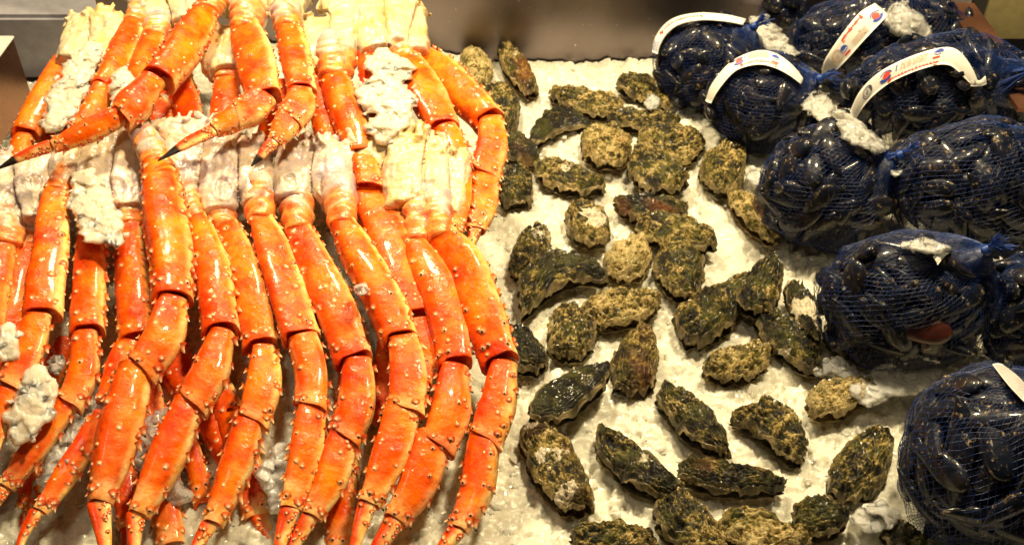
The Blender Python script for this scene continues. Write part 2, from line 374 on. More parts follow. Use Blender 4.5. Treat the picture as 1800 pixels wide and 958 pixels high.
def shoulder(parent, lobes, dz=0.0, rings=(), chips=8, seed=0):
    """broken pale body of a crab section: one swollen lobe per leg, fused"""
    r = random.Random(seed); V, Fc = [], []; lines = []
    for lb in lobes:
        w = Sweep([wp(p[0], p[1], p[2]*1.16, dz+(p[3] if len(p) > 3 else 0)) for p in lb], 14, 18, .72, 2.8, r.uniform(-.2, .2)); lines.append(np.hstack([w.P, w.r[:, None]]))
        b = len(V)
        for i in range(w.n):
            for j in range(w.ns): V.append(w.pt(i, 2*math.pi*j/w.ns))
        for i in range(w.n-1):
            for j in range(w.ns):
                q, q2 = b+i*w.ns+j, b+i*w.ns+(j+1) % w.ns; Fc.append((q, q2, q2+w.ns, q+w.ns))
        Fc.append(tuple(range(b+w.ns-1, b-1, -1))); e = b+(w.n-1)*w.ns; Fc.append(tuple(range(e, e+w.ns)))
        # a raised keel along the plate and a torn flap at the broken end
        for ph in (r.uniform(-.5, .5), ):
            bb = len(V); rr = .0022
            for i in range(1, w.n-1):
                c = w.pt(i, ph, .98)
                for j in range(6):
                    a = j*math.pi/3; V.append(c+w.N[i]*rr*math.cos(a)+w.B[i]*rr*math.sin(a))
            m = w.n-2
            for i in range(m-1):
                for j in range(6):
                    q, q2 = bb+i*6+j, bb+i*6+(j+1) % 6; Fc.append((q, q2, q2+6, q+6))
            Fc.append(tuple(range(bb+5, bb-1, -1))); Fc.append(tuple(range(bb+(m-1)*6, bb+m*6)))
        for c in range(int(chips*1.7)):
            ph = r.uniform(-2, 2); p = w.pt(0, ph, r.uniform(.4, 1)); d = -w.T[0]+w.N[0]*r.uniform(-.2, .5)+w.B[0]*r.uniform(-.5, .5)
            L = r.uniform(.006, .020); a = w.B[0]*math.cos(ph+1.2)-w.N[0]*math.sin(ph+1.2); th = np.cross(d, a); th = th/np.linalg.norm(th)*.0022
            wd = r.uniform(.006, .011); bb = len(V)
            for sgn in (-1, 1):
                V += [p-a*wd-d*.008+th*sgn, p+a*wd-d*.008+th*sgn, p+a*wd*r.uniform(.1, .6)+d*L+th*sgn, p-a*wd*r.uniform(.1, .6)+d*L*.7+th*sgn]
            for f in ((3,2,1,0),(4,5,6,7),(0,1,5,4),(1,2,6,5),(2,3,7,6),(3,0,4,7)): Fc.append(tuple(bb+i for i in f))
    co, no, fs = remeshed(V, Fc, .0022, 1)
    Mk = np.zeros((len(co), 4))
    for i in range(len(co)):
        p = co[i]; a = nz(p, 26, seed); b = nz(p, 80, seed); c = nz(p, 190, seed)
        ds = sorted(min(np.linalg.norm(c3[:, :3]-p, axis=1)/c3[:, 3]) for c3 in lines); seam = math.exp(-((ds[1]-ds[0])/(.07*(1+.5*b)))**2) if len(ds) > 1 else 0
        fr0 = 1+2.2*max(math.exp(-(np.linalg.norm(c3[0, :3]-p)/c3[0, 3])**2*1.6) for c3 in lines); a *= fr0; b *= fr0; c *= fr0; e = Vector(p)-CAM; fz = e.dot(FW); uu, vv = 900+F*e.dot(RT)/fz, 479-F*e.dot(UP)/fz; dsk = 0; ring = 0
        if Vector(no[i]).dot(e) < 0:
            for (ru, rv, rr, _) in rings:
                q = math.hypot(uu-ru, (vv-rv)*.85)/(rr*(1+.15*b)); ring += math.exp(-((q-1)/.16)**2); dsk += 1 if q < .9 else 0
        fb = noise.noise(Vector((p[0]*260, p[1]*42, p[2]*42+seed))); co[i] = p+no[i]*(.0034*a+.0020*b+.0009*c+.0011*fb-.0050*seam+.0013*ring-.0014*min(1, dsk))
        crack = abs(nz(p, 34, seed+40)); dk = max(.9*seam, .30*min(1, dsk), .6*max(0, fb-.30))
        Mk[i] = (.9, max(0, (nz(p, 20, seed+9)-.32))*.8, max(dk, max(0, 1-crack/.028)*.8*(1 if nz(p, 15, seed+70) > -.02 else 0)), 0)
    return mesh_obj('shoulder', local(ROOT, [Vector(c) for c in co]), fs, M['palemeat' if seed in (1, 2, 3, 4) else 'meat'], parent, True, Mk)

def cluster(label, center, group=None):
    global ROOT
    p = at(center[0], center[1], zf(center[1])); p.z = max(0.0, p.z-.03)
    ROOT = empty('crab_section', p, label, 'crab', group or 'king crab leg sections on the ice'); return ROOT

# ------------------------------------------------------------------ front row of crab
c = cluster('crab leg section in the front row, cut off by the left picture edge', (30, 340))
shoulder(c, [[(-10, 280, 34), (0, 340, 40), (20, 395, 26)], [(55, 290, 34), (60, 345, 36), (62, 390, 24)]], rings=[(14, 350, 15, .030), (62, 320, 15, .028)], seed=1)
leg(c, dict(hip=[(16, 372, 34), (14, 410, 33), (8, 436, 30)], merus=[(6, 430, 28), (-12, 500, 36), (-30, 600, 38)], carpus=[(-32, 620, 32), (-50, 700, 32)]), -.004, .35)
leg(c, dict(hip=[(62, 372, 26), (58, 410, 27), (50, 436, 24)], merus=[(48, 430, 24), (36, 500, 34), (14, 600, 38), (6, 640, 34)], carpus=[(2, 655, 30), (-30, 740, 32)]), -.016, .5)
c = cluster('orange crab leg section with ice heaped between its pale shoulder and four spread legs', (190, 330))
shoulder(c, [[(130, 250, 34), (122, 300, 34), (108, 330, 24)], [(190, 245, 40), (175, 310, 44), (165, 390, 26)], [(235, 235, 36), (222, 310, 38), (226, 370, 28)], [(262, 235, 26), (268, 265, 24), (272, 290, 20)]], rings=[(205, 330, 17, .030), (150, 300, 13, .03)], seed=2)
leg(c, dict(hip=[(124, 290, 18), (112, 306, 20), (100, 338, 24)], merus=[(104, 322, 21), (95, 360, 27), (90, 430, 33), (80, 500, 37), (74, 556, 36)], carpus=[(66, 566, 28), (50, 618, 33), (18, 682, 32)], propodus=[(14, 696, 24), (-14, 770, 24), (-40, 850, 20)]), .012, .6)
leg(c, dict(merus=[(162, 400, 24), (160, 470, 32), (157, 530, 33), (155, 584, 34)], carpus=[(150, 596, 27), (148, 650, 29), (122, 712, 30)], propodus=[(112, 716, 25), (62, 788, 26), (12, 856, 21)], dactyl=[(4, 864, 15), (-20, 905, 10)]), 0, .8)
leg(c, dict(hip=[(226, 340, 28), (230, 372, 28), (230, 400, 24)], merus=[(228, 392, 24), (229, 450, 31), (238, 530, 36), (240, 598, 35)], carpus=[(226, 612, 27), (212, 650, 29), (190, 716, 26)], propodus=[(178, 734, 20), (122, 826, 24), (72, 898, 20)], dactyl=[(62, 904, 16), (40, 945, 11), (30, 985, 5)]), -.006, .6)
leg(c, dict(hip=[(248, 232, 22), (262, 252, 26), (276, 292, 28)], merus=[(272, 280, 25), (282, 318, 37), (291, 390, 45), (302, 465, 43), (303, 527, 40)], carpus=[(300, 536, 30), (287, 592, 40), (247, 652, 37)], propodus=[(236, 656, 36), (208, 760, 43), (176, 884, 31)], dactyl=[(174, 893, 25), (182, 940, 18), (190, 1000, 8)]), .020, .35, spine=1.1)
c = cluster('crab leg section with lavender pale shoulder lying under the longest black claw tip', (375, 300))
shoulder(c, [[(330, 235, 52), (330, 300, 44), (325, 355, 28)], [(395, 250, 46), (385, 320, 44), (385, 375, 28)], [(440, 265, 34), (448, 320, 36), (458, 360, 30)]], rings=[(350, 300, 16, .032), (392, 330, 17, .032)], seed=3)
leg(c, dict(hip=[(322, 330, 28), (330, 360, 28), (345, 388, 22)], merus=[(345, 380, 20), (368, 450, 34), (382, 520, 37), (388, 582, 36)], carpus=[(388, 594, 28), (368, 655, 38), (337, 712, 37)], propodus=[(328, 716, 33), (290, 806, 37), (244, 904, 29)], dactyl=[(238, 908, 21), (236, 950, 15), (236, 1000, 8)]), .004, .45)
leg(c, dict(hip=[(382, 345, 30), (388, 375, 30), (398, 402, 24)], merus=[(400, 396, 22), (428, 470, 33), (448, 545, 35), (458, 608, 34)], carpus=[(463, 620, 26), (462, 675, 36), (444, 742, 33)], propodus=[(440, 738, 31), (412, 826, 33), (374, 920, 27)], dactyl=[(366, 926, 19), (345, 962, 13), (330, 1000, 7)]), -.006, .45)
leg(c, dict(hip=[(455, 318, 34), (458, 350, 33), (458, 388, 27)], merus=[(458, 382, 25), (478, 440, 33), (506, 520, 37), (528, 594, 37)], carpus=[(536, 604, 31), (549, 660, 32), (546, 718, 33)], propodus=[(546, 724, 30), (534, 806, 33), (510, 894, 28)], dactyl=[(508, 902, 22), (494, 950, 16), (485, 1000, 8)]), 0, .7, redder=.15)
c = cluster('two legged crab section with boxy cream shoulder in the middle of the front row', (560, 320))
shoulder(c, [[(525, 262, 40), (518, 315, 38), (516, 355, 30)], [(585, 265, 44), (585, 315, 42), (592, 360, 30)]], rings=[(510, 320, 14, .03), (575, 330, 17, .034)], seed=4, chips=12)
leg(c, dict(hip=[(518, 328, 34), (522, 360, 33), (524, 408, 28)], merus=[(524, 402, 26), (548, 455, 33), (590, 540, 40), (622, 634, 38)], carpus=[(630, 646, 31), (628, 710, 38), (605, 772, 37)], propodus=[(600, 776, 33), (578, 846, 33), (548, 908, 26)], dactyl=[(540, 914, 20), (515, 960, 14), (500, 1000, 7)]), -.004, .45)
leg(c, dict(hip=[(595, 322, 33), (600, 356, 32), (602, 398, 28)], merus=[(602, 392, 27), (633, 450, 37), (676, 530, 40), (702, 596, 36)], carpus=[(710, 606, 31), (718, 660, 36), (713, 722, 38)], propodus=[(706, 724, 36), (684, 800, 36), (648, 886, 29)], dactyl=[(644, 890, 22), (628, 945, 15), (615, 1000, 7)]), .008, .8, .35)
c = cluster('crab leg section with ribbed cream shoulder at the right end of the front row', (720, 310))
shoulder(c, [[(690, 240, 36), (660, 275, 34), (636, 312, 22)], [(725, 255, 48), (712, 310, 44), (720, 370, 40)], [(765, 258, 34), (768, 320, 36), (765, 375, 34)], [(800, 275, 26), (802, 330, 24), (795, 380, 16)]], rings=[(765, 335, 17, .032)], seed=5, chips=12)
leg(c, dict(hip=[(740, 345, 40), (742, 385, 36), (735, 430, 26)], merus=[(722, 420, 26), (766, 500, 38), (790, 570, 38), (800, 640, 35)], carpus=[(796, 656, 30), (790, 720, 40), (768, 785, 38)], propodus=[(758, 780, 38), (732, 850, 39), (694, 914, 31)], dactyl=[(690, 920, 25), (665, 960, 18), (640, 1000, 8)]), 0, .3, .6, .15)
leg(c, dict(merus=[(628, 292, 22), (655, 360, 38), (694, 440, 48), (732, 560, 42)], carpus=[(738, 574, 28), (746, 618, 28), (736, 670, 26)], propodus=[(732, 676, 24), (700, 760, 24)]), -.008, .3, .3, .1)
leg(c, dict(hip=[(768, 350, 32), (766, 385, 33), (775, 422, 29)], merus=[(780, 416, 31), (820, 470, 42), (854, 560, 44), (880, 636, 39)], carpus=[(884, 650, 29), (874, 710, 36), (852, 774, 36)], propodus=[(850, 776, 33), (838, 856, 35), (806, 930, 28)], dactyl=[(800, 936, 22), (776, 968, 15), (760, 1000, 7)]), .004, .35, .7, .15)
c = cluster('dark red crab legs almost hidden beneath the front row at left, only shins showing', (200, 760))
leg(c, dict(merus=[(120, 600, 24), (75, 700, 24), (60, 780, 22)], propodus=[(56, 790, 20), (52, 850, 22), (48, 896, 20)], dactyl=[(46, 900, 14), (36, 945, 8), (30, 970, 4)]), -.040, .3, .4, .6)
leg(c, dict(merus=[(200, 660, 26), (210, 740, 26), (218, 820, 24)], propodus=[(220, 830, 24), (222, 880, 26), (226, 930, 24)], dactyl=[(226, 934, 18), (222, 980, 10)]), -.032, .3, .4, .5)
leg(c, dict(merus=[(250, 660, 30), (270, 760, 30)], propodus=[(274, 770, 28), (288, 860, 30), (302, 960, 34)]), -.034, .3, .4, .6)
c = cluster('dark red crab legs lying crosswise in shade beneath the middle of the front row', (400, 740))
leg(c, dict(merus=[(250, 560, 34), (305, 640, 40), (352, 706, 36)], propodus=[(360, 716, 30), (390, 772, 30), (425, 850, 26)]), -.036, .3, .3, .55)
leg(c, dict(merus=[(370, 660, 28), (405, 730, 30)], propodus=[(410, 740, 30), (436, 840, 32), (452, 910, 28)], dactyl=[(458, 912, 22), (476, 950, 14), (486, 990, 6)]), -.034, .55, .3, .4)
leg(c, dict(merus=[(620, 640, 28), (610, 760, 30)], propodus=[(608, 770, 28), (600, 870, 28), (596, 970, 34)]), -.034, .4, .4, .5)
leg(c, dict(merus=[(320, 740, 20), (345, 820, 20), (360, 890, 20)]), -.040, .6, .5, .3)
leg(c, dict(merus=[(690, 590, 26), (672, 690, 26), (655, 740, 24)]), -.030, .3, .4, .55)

# ------------------------------------------------------------------ back row of crab
BG = 'king crab leg sections on the ice'
c = cluster('crab leg section half covered with ice at the far left of the back row', (170, 70))
shoulder(c, [[(150, 40, 26), (142, 75, 30), (125, 112, 26)], [(190, 45, 34), (185, 85, 34), (180, 125, 28)]], rings=[], seed=6, chips=10)
leg(c, dict(merus=[(118, 96, 20), (92, 150, 28), (62, 205, 30), (46, 238, 28)], carpus=[(40, 248, 22), (28, 300, 24)]), -.01, .2, spine=.6)
leg(c, dict(merus=[(160, 110, 20), (130, 180, 28), (100, 250, 30)]), -.022, .2, spine=.6)
leg(c, dict(hip=[(250, 5, 20), (244, 22, 21), (236, 44, 22)], merus=[(238, 36, 20), (222, 74, 27), (200, 126, 28), (178, 152, 20)], carpus=[(178, 160, 22), (165, 196, 26), (132, 236, 24)]), .010, .4, spine=.8)
c = cluster('crab section whose long glossy leg reaches down to the left picture edge', (330, 30))
shoulder(c, [[(260, 0, 34), (270, 30, 36), (275, 52, 26)], [(320, -10, 40), (330, 20, 40), (335, 45, 30)], [(395, 70, 28), (388, 110, 34), (392, 130, 26)], [(400, -15, 36), (410, 20, 24)]], rings=[], seed=7, chips=6)
leg(c, dict(hip=[(382, -10, 30), (372, 6, 26), (366, 22, 24)], merus=[(366, 14, 24), (340, 58, 36), (308, 105, 38), (280, 140, 35)], carpus=[(266, 148, 27), (236, 186, 36), (214, 208, 28)], propodus=[(206, 206, 22), (150, 232, 24), (92, 258, 16)], dactyl=[(84, 258, 15), (40, 274, 12), (-6, 298, 2)]), .038, .55, .3, 0, 1, .9)
leg(c, dict(hip=[(278, 34, 24), (276, 52, 25), (272, 66, 22)], merus=[(272, 60, 22), (254, 110, 27), (240, 170, 28)], carpus=[(238, 180, 24), (232, 230, 24)]), .004, .3, spine=.8)
leg(c, dict(merus=[(300, 110, 24), (322, 165, 30), (336, 235, 28)]), -.02, .3, spine=.8, redder=.45)
leg(c, dict(hip=[(392, 92, 28), (398, 122, 30), (400, 146, 26)], merus=[(400, 138, 25), (398, 180, 29), (392, 240, 28)]), -.006, .5, spine=.8)
leg(c, dict(merus=[(262, 175, 24), (280, 200, 26), (300, 250, 26)]), -.02, .3, spine=.8, redder=.5)
c = cluster('crab section with two bent legs whose black claw tips point down', (480, 30))
shoulder(c, [[(440, -20, 34), (438, 15, 34), (434, 40, 28)], [(505, -20, 38), (505, 15, 34), (503, 38, 24)]], rings=[], seed=8, chips=6)
leg(c, dict(hip=[(436, 8, 32), (434, 34, 32), (432, 58, 28)], merus=[(432, 50, 28), (446, 95, 38), (460, 150, 37), (466, 172, 34)], carpus=[(458, 178, 30), (440, 194, 34), (418, 204, 28)], propodus=[(418, 204, 26), (398, 216, 24), (376, 230, 18)], dactyl=[(372, 232, 15), (330, 252, 13), (278, 283, 2)]), .036, .7, .5, 0, 1, .8)
leg(c, dict(hip=[(502, 12, 28), (504, 34, 28), (506, 54, 24)], merus=[(506, 46, 24), (516, 90, 31), (526, 136, 30), (530, 162, 28)], carpus=[(528, 168, 25), (526, 190, 32), (510, 212, 29)], propodus=[(508, 212, 28), (496, 232, 24), (482, 250, 16)], dactyl=[(478, 252, 14), (462, 270, 11), (442, 292, 2)]), .034, .6, .5, 0, 1, .8)
leg(c, dict(merus=[(545, 110, 22), (560, 170, 24), (576, 250, 24)], carpus=[(578, 258, 20), (584, 300, 20)]), -.01, .3, spine=.8, redder=.2)
leg(c, dict(merus=[(500, 150, 26), (486, 210, 28), (470, 260, 26)]), -.012, .3, spine=.8, redder=.35)
c = cluster('crab section showing one straight orange leg below a rough cream hip, by the ice', (580, 90))
shoulder(c, [[(562, 45, 30), (558, 85, 32), (580, 118, 28)], [(598, 10, 32), (602, 55, 32), (602, 95, 26)]], rings=[(628, 45, 10, .03)], seed=9, chips=8)
leg(c, dict(hip=[(588, 82, 36), (590, 110, 37), (586, 142, 31)], merus=[(586, 132, 29), (604, 185, 33), (630, 250, 33), (636, 275, 30)], carpus=[(640, 285, 26), (650, 330, 26)]), .004, .25, .1, spine=.8)
c = cluster('crab section at the right end of back row, bent leg hanging beside oysters', (700, 60))
shoulder(c, [[(655, 5, 34), (655, 50, 38), (665, 95, 30)], [(700, 0, 38), (700, 45, 40), (700, 85, 30)], [(728, 20, 20), (728, 60, 24), (730, 95, 22)]], rings=[], seed=10, chips=9)
leg(c, dict(merus=[(650, 95, 26), (664, 160, 32), (690, 240, 30)]), -.006, .2, .1, .2, spine=.8)
leg(c, dict(hip=[(705, 68, 28), (708, 90, 27), (712, 108, 24)], merus=[(710, 100, 26), (738, 150, 38), (768, 205, 36), (778, 226, 32)], carpus=[(786, 234, 26), (802, 270, 28), (812, 300, 24)], propodus=[(812, 306, 20), (808, 360, 22), (800, 410, 18)]), -.002, .25, .2, .1, spine=.9)
leg(c, dict(hip=[(732, 62, 22), (735, 84, 24), (740, 102, 22)], merus=[(738, 96, 26), (782, 132, 36), (826, 178, 37), (858, 212, 33)], carpus=[(862, 218, 24), (864, 262, 31), (852, 312, 32)], propodus=[(852, 316, 28), (848, 362, 30), (836, 406, 24)], dactyl=[(834, 408, 16), (828, 430, 9), (824, 440, 4)]), -.014, .25, .3, .1, spine=.9)

# ------------------------------------------------------------------ ice bed (structure) as a chipped height field
def cells(X, Y, size, amp, seed, groove=.08):
    r = np.random.default_rng(seed); n = 512
    jx, jy = r.random((n, n)), r.random((n, n)); hh = r.random((n, n)); gx, gy = r.normal(0, .75, (n, n)), r.normal(0, .75, (n, n))
    ix, iy = np.floor(X/size).astype(int), np.floor(Y/size).astype(int)
    best = np.full(X.shape, 1e9); out = np.zeros_like(X); sec = np.full(X.shape, 1e9)
    for a in (-1, 0, 1):
        for b in (-1, 0, 1):
            cx, cy = ix+a, iy+b; mx, my = cx % n, cy % n
            dx, dy = X/size-(cx+jx[mx, my]), Y/size-(cy+jy[mx, my]); d = dx*dx+dy*dy
            h = hh[mx, my]+gx[mx, my]*dx+gy[mx, my]*dy
            m = d < best; sec = np.where(m, best, np.minimum(sec, d)); out = np.where(m, h, out); best = np.where(m, d, best)
    edge = np.clip((np.sqrt(sec)-np.sqrt(best))*3, 0, 1)
    return amp*(out+edge*groove)
def vnoise(X, Y, size, seed):
    r = np.random.default_rng(seed); g = r.random((256, 256)); x, y = X/size+60, Y/size+60; i, j = np.floor(x).astype(int), np.floor(y).astype(int)
    fx, fy = x-i, y-j; fx, fy = fx*fx*(3-2*fx), fy*fy*(3-2*fy); i %= 255; j %= 255
    return (g[i, j]*(1-fx)+g[i+1, j]*fx)*(1-fy)+(g[i, j+1]*(1-fx)+g[i+1, j+1]*fx)*fy
YB = at(950, 112, 0).y+.012
def ice_height(X, Y):
    Wx, Wy = X+.006*(vnoise(X, Y, .012, 21)-.5), Y+.006*(vnoise(X, Y, .012, 22)-.5)
    h = .014*(vnoise(X, Y, .11, 1)-.5)+.010*(vnoise(X, Y, .045, 2)-.5)+.004*(vnoise(X, Y, .018, 3)-.5)
    k = .35+.9*vnoise(X, Y, .09, 7)
    h += (cells(Wx, Wy, .019, .0050, 4)+cells(Wx, Wy, .0095, .0032, 5)+cells(X, Y, .0050, .0013, 6))*k
    h += .055*sstep(-.02, -.16, X)*sstep(-.70, -.52, X)*sstep(.62, .85, Y)*(1-.35*sstep(1.15, 1.4, Y))
    h -= .045*sstep(-.46, -.55, X)*sstep(1.10, 1.30, Y)
    return h-.006
nx, ny = 900, 540
xs, ys = np.linspace(-.98, .92, nx), np.linspace(.42, YB, ny)
GX, GY = np.meshgrid(xs, ys); GZ = ice_height(GX, GY)
def ice_z(p):
    i = int(np.clip(round((p[0]+.98)/1.90*(nx-1)), 0, nx-1)); j = int(np.clip(round((p[1]-.42)/(YB-.42)*(ny-1)), 0, ny-1)); return float(GZ[j, i])
idx = np.arange(nx*ny).reshape(ny, nx)
fq = np.stack([idx[:-1, :-1], idx[:-1, 1:], idx[1:, 1:], idx[1:, :-1]], -1).reshape(-1, 4)
me = bpy.data.meshes.new('ice'); me.vertices.add(nx*ny); me.vertices.foreach_set('co', np.stack([GX, GY, GZ], -1).ravel())
me.loops.add(fq.size); me.loops.foreach_set('vertex_index', fq.ravel()); me.polygons.add(len(fq)); me.polygons.foreach_set('loop_start', np.arange(0, fq.size, 4))
me.update(); me.polygons.foreach_set('use_smooth', [True]*len(fq)); me.materials.append(M['ice'])
ice = bpy.data.objects.new('ice', me); COL.objects.link(ice); ice['kind'] = 'structure'; ice['label'] = 'bed of packed crushed ice under all the seafood'

# ------------------------------------------------------------------ oysters
def oyster(u, v, L, W, ang, label, bend=0.0, taper=.3, z=0.0, tone=.5, white=0.0, rust=0.0, rim=.5, smoothsh=False, hgt=1.0):
    seed = rnd.uniform(0, 99); a = math.radians(ang); L, W = L*.92, W*.90; na, nrg = 116, 32
    base = at(u, v, .012+z); base.z = 0; zi = max(0.0, ice_z(base))*.5+z
    root = empty('oyster', (base.x, base.y, zi), label, 'oyster', 'oysters on the ice')
    root['tone'] = tone
    def outline(k):
        ph = 2*math.pi*k/na; c, s = math.cos(ph), math.sin(ph)
        x = c*L/2; hw = W/2*(1-taper*c*.8)*(1+.04*math.cos(3*ph+seed))
        y = s*abs(s)**-.12*hw if s else 0
        y += bend*W*(1-(2*x/L)**2)*.5-bend*W*.25
        q = 1+.15*noise.noise(Vector((c*1.6+seed, s*1.6, seed)))+.13*noise.noise(Vector((c*4+seed, s*4, 3)))+.075*noise.noise(Vector((c*10, s*10+seed, 7)))+.05*abs(noise.noise(Vector((c*19, s*19+seed, 7))))
        x, y = x*q, y*q
        return at(u+x*math.cos(a)-y*math.sin(a), v+4+x*math.sin(a)+y*math.cos(a), .010+z)
    O = [outline(k) for k in range(na)]
    # medial spine keeps bent shells from self-crossing
    def medial(f):
        x = f*L/2*.72; y = bend*W*(1-(2*x/L)**2)*.5-bend*W*.25
        return at(u+x*math.cos(a)-y*math.sin(a), v+4+x*math.sin(a)+y*math.cos(a), .010+z)
    wm = W*mpp(u, v)*1.15; Hh = (.21*wm+.004)*hgt
    for part, up in (('upper_shell', True), ('lower_shell', False)):
        V, Fc, Mk = [], [], []
        for i in range(nrg):
            t = i/(nrg-1)
            for k in range(na):
                m = medial(math.cos(2*math.pi*k/na)); p = m.lerp(O[k], t*(1 if up else 1.035))
                prof = max(0.0, 1-t**2.3)**.62
                h = Hh*prof if up else -.55*Hh*prof-.001
                x = Vector((p.x, p.y, 0))
                if up:
                    lam = (t*(8 if smoothsh else 5)+(.8 if smoothsh else 2.2)*noise.noise(x*30+Vector((seed, 0, 0)))) % 1.0       # overlapping growth plates
                    step = (.0040 if not smoothsh else .0016)*(1-lam)*min(1, t*2.5)*(.6+t*.7)
                    n1 = noise.noise(x*55+Vector((0, seed, 0))); n2 = noise.noise(x*130+Vector((0, 0, seed))); n3 = noise.noise(x*270+Vector((seed, seed, 0)))
                    g = .25 if smoothsh else 1.0
                    h += step+(.0058*n1+.0050*n2*g+.0034*n3*g)*(1.0-.25*t)+.0016*(1-abs(n2)*2)*g
                    fr = noise.noise(x*90+Vector((seed, 5, 0)))
                    if t > .75: h += .007*fr*(t-.75)/.25
                    V.append(Vector((p.x, p.y, .0125+z+h)))
                    wh = float(sstep(.02, .22, noise.noise(x*34+Vector((seed, 2, 9)))+.25*n2-.28*(1-white)))*(.4+.6*white) if white else 0
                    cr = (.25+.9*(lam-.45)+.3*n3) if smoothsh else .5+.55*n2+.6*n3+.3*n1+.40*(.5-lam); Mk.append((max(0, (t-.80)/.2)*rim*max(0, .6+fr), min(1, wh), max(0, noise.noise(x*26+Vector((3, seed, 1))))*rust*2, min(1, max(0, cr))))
                else:
                    fr = noise.noise(x*110+Vector((seed, 8, 0)))
                    V.append(Vector((p.x, p.y, .0105+z+h+.0025*fr*t)))
                    Mk.append((rim*max(0, .35+fr), 0, rust*.4, .35+.5*fr))
        for i in range(nrg-1):
            for k in range(na):
                q, q2 = i*na+k, i*na+(k+1) % na
                f = (q, q2, q2+na, q+na); Fc.append(f if up else f[::-1])
        R = root.location
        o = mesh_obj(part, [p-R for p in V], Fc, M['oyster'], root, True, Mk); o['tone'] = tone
    return root
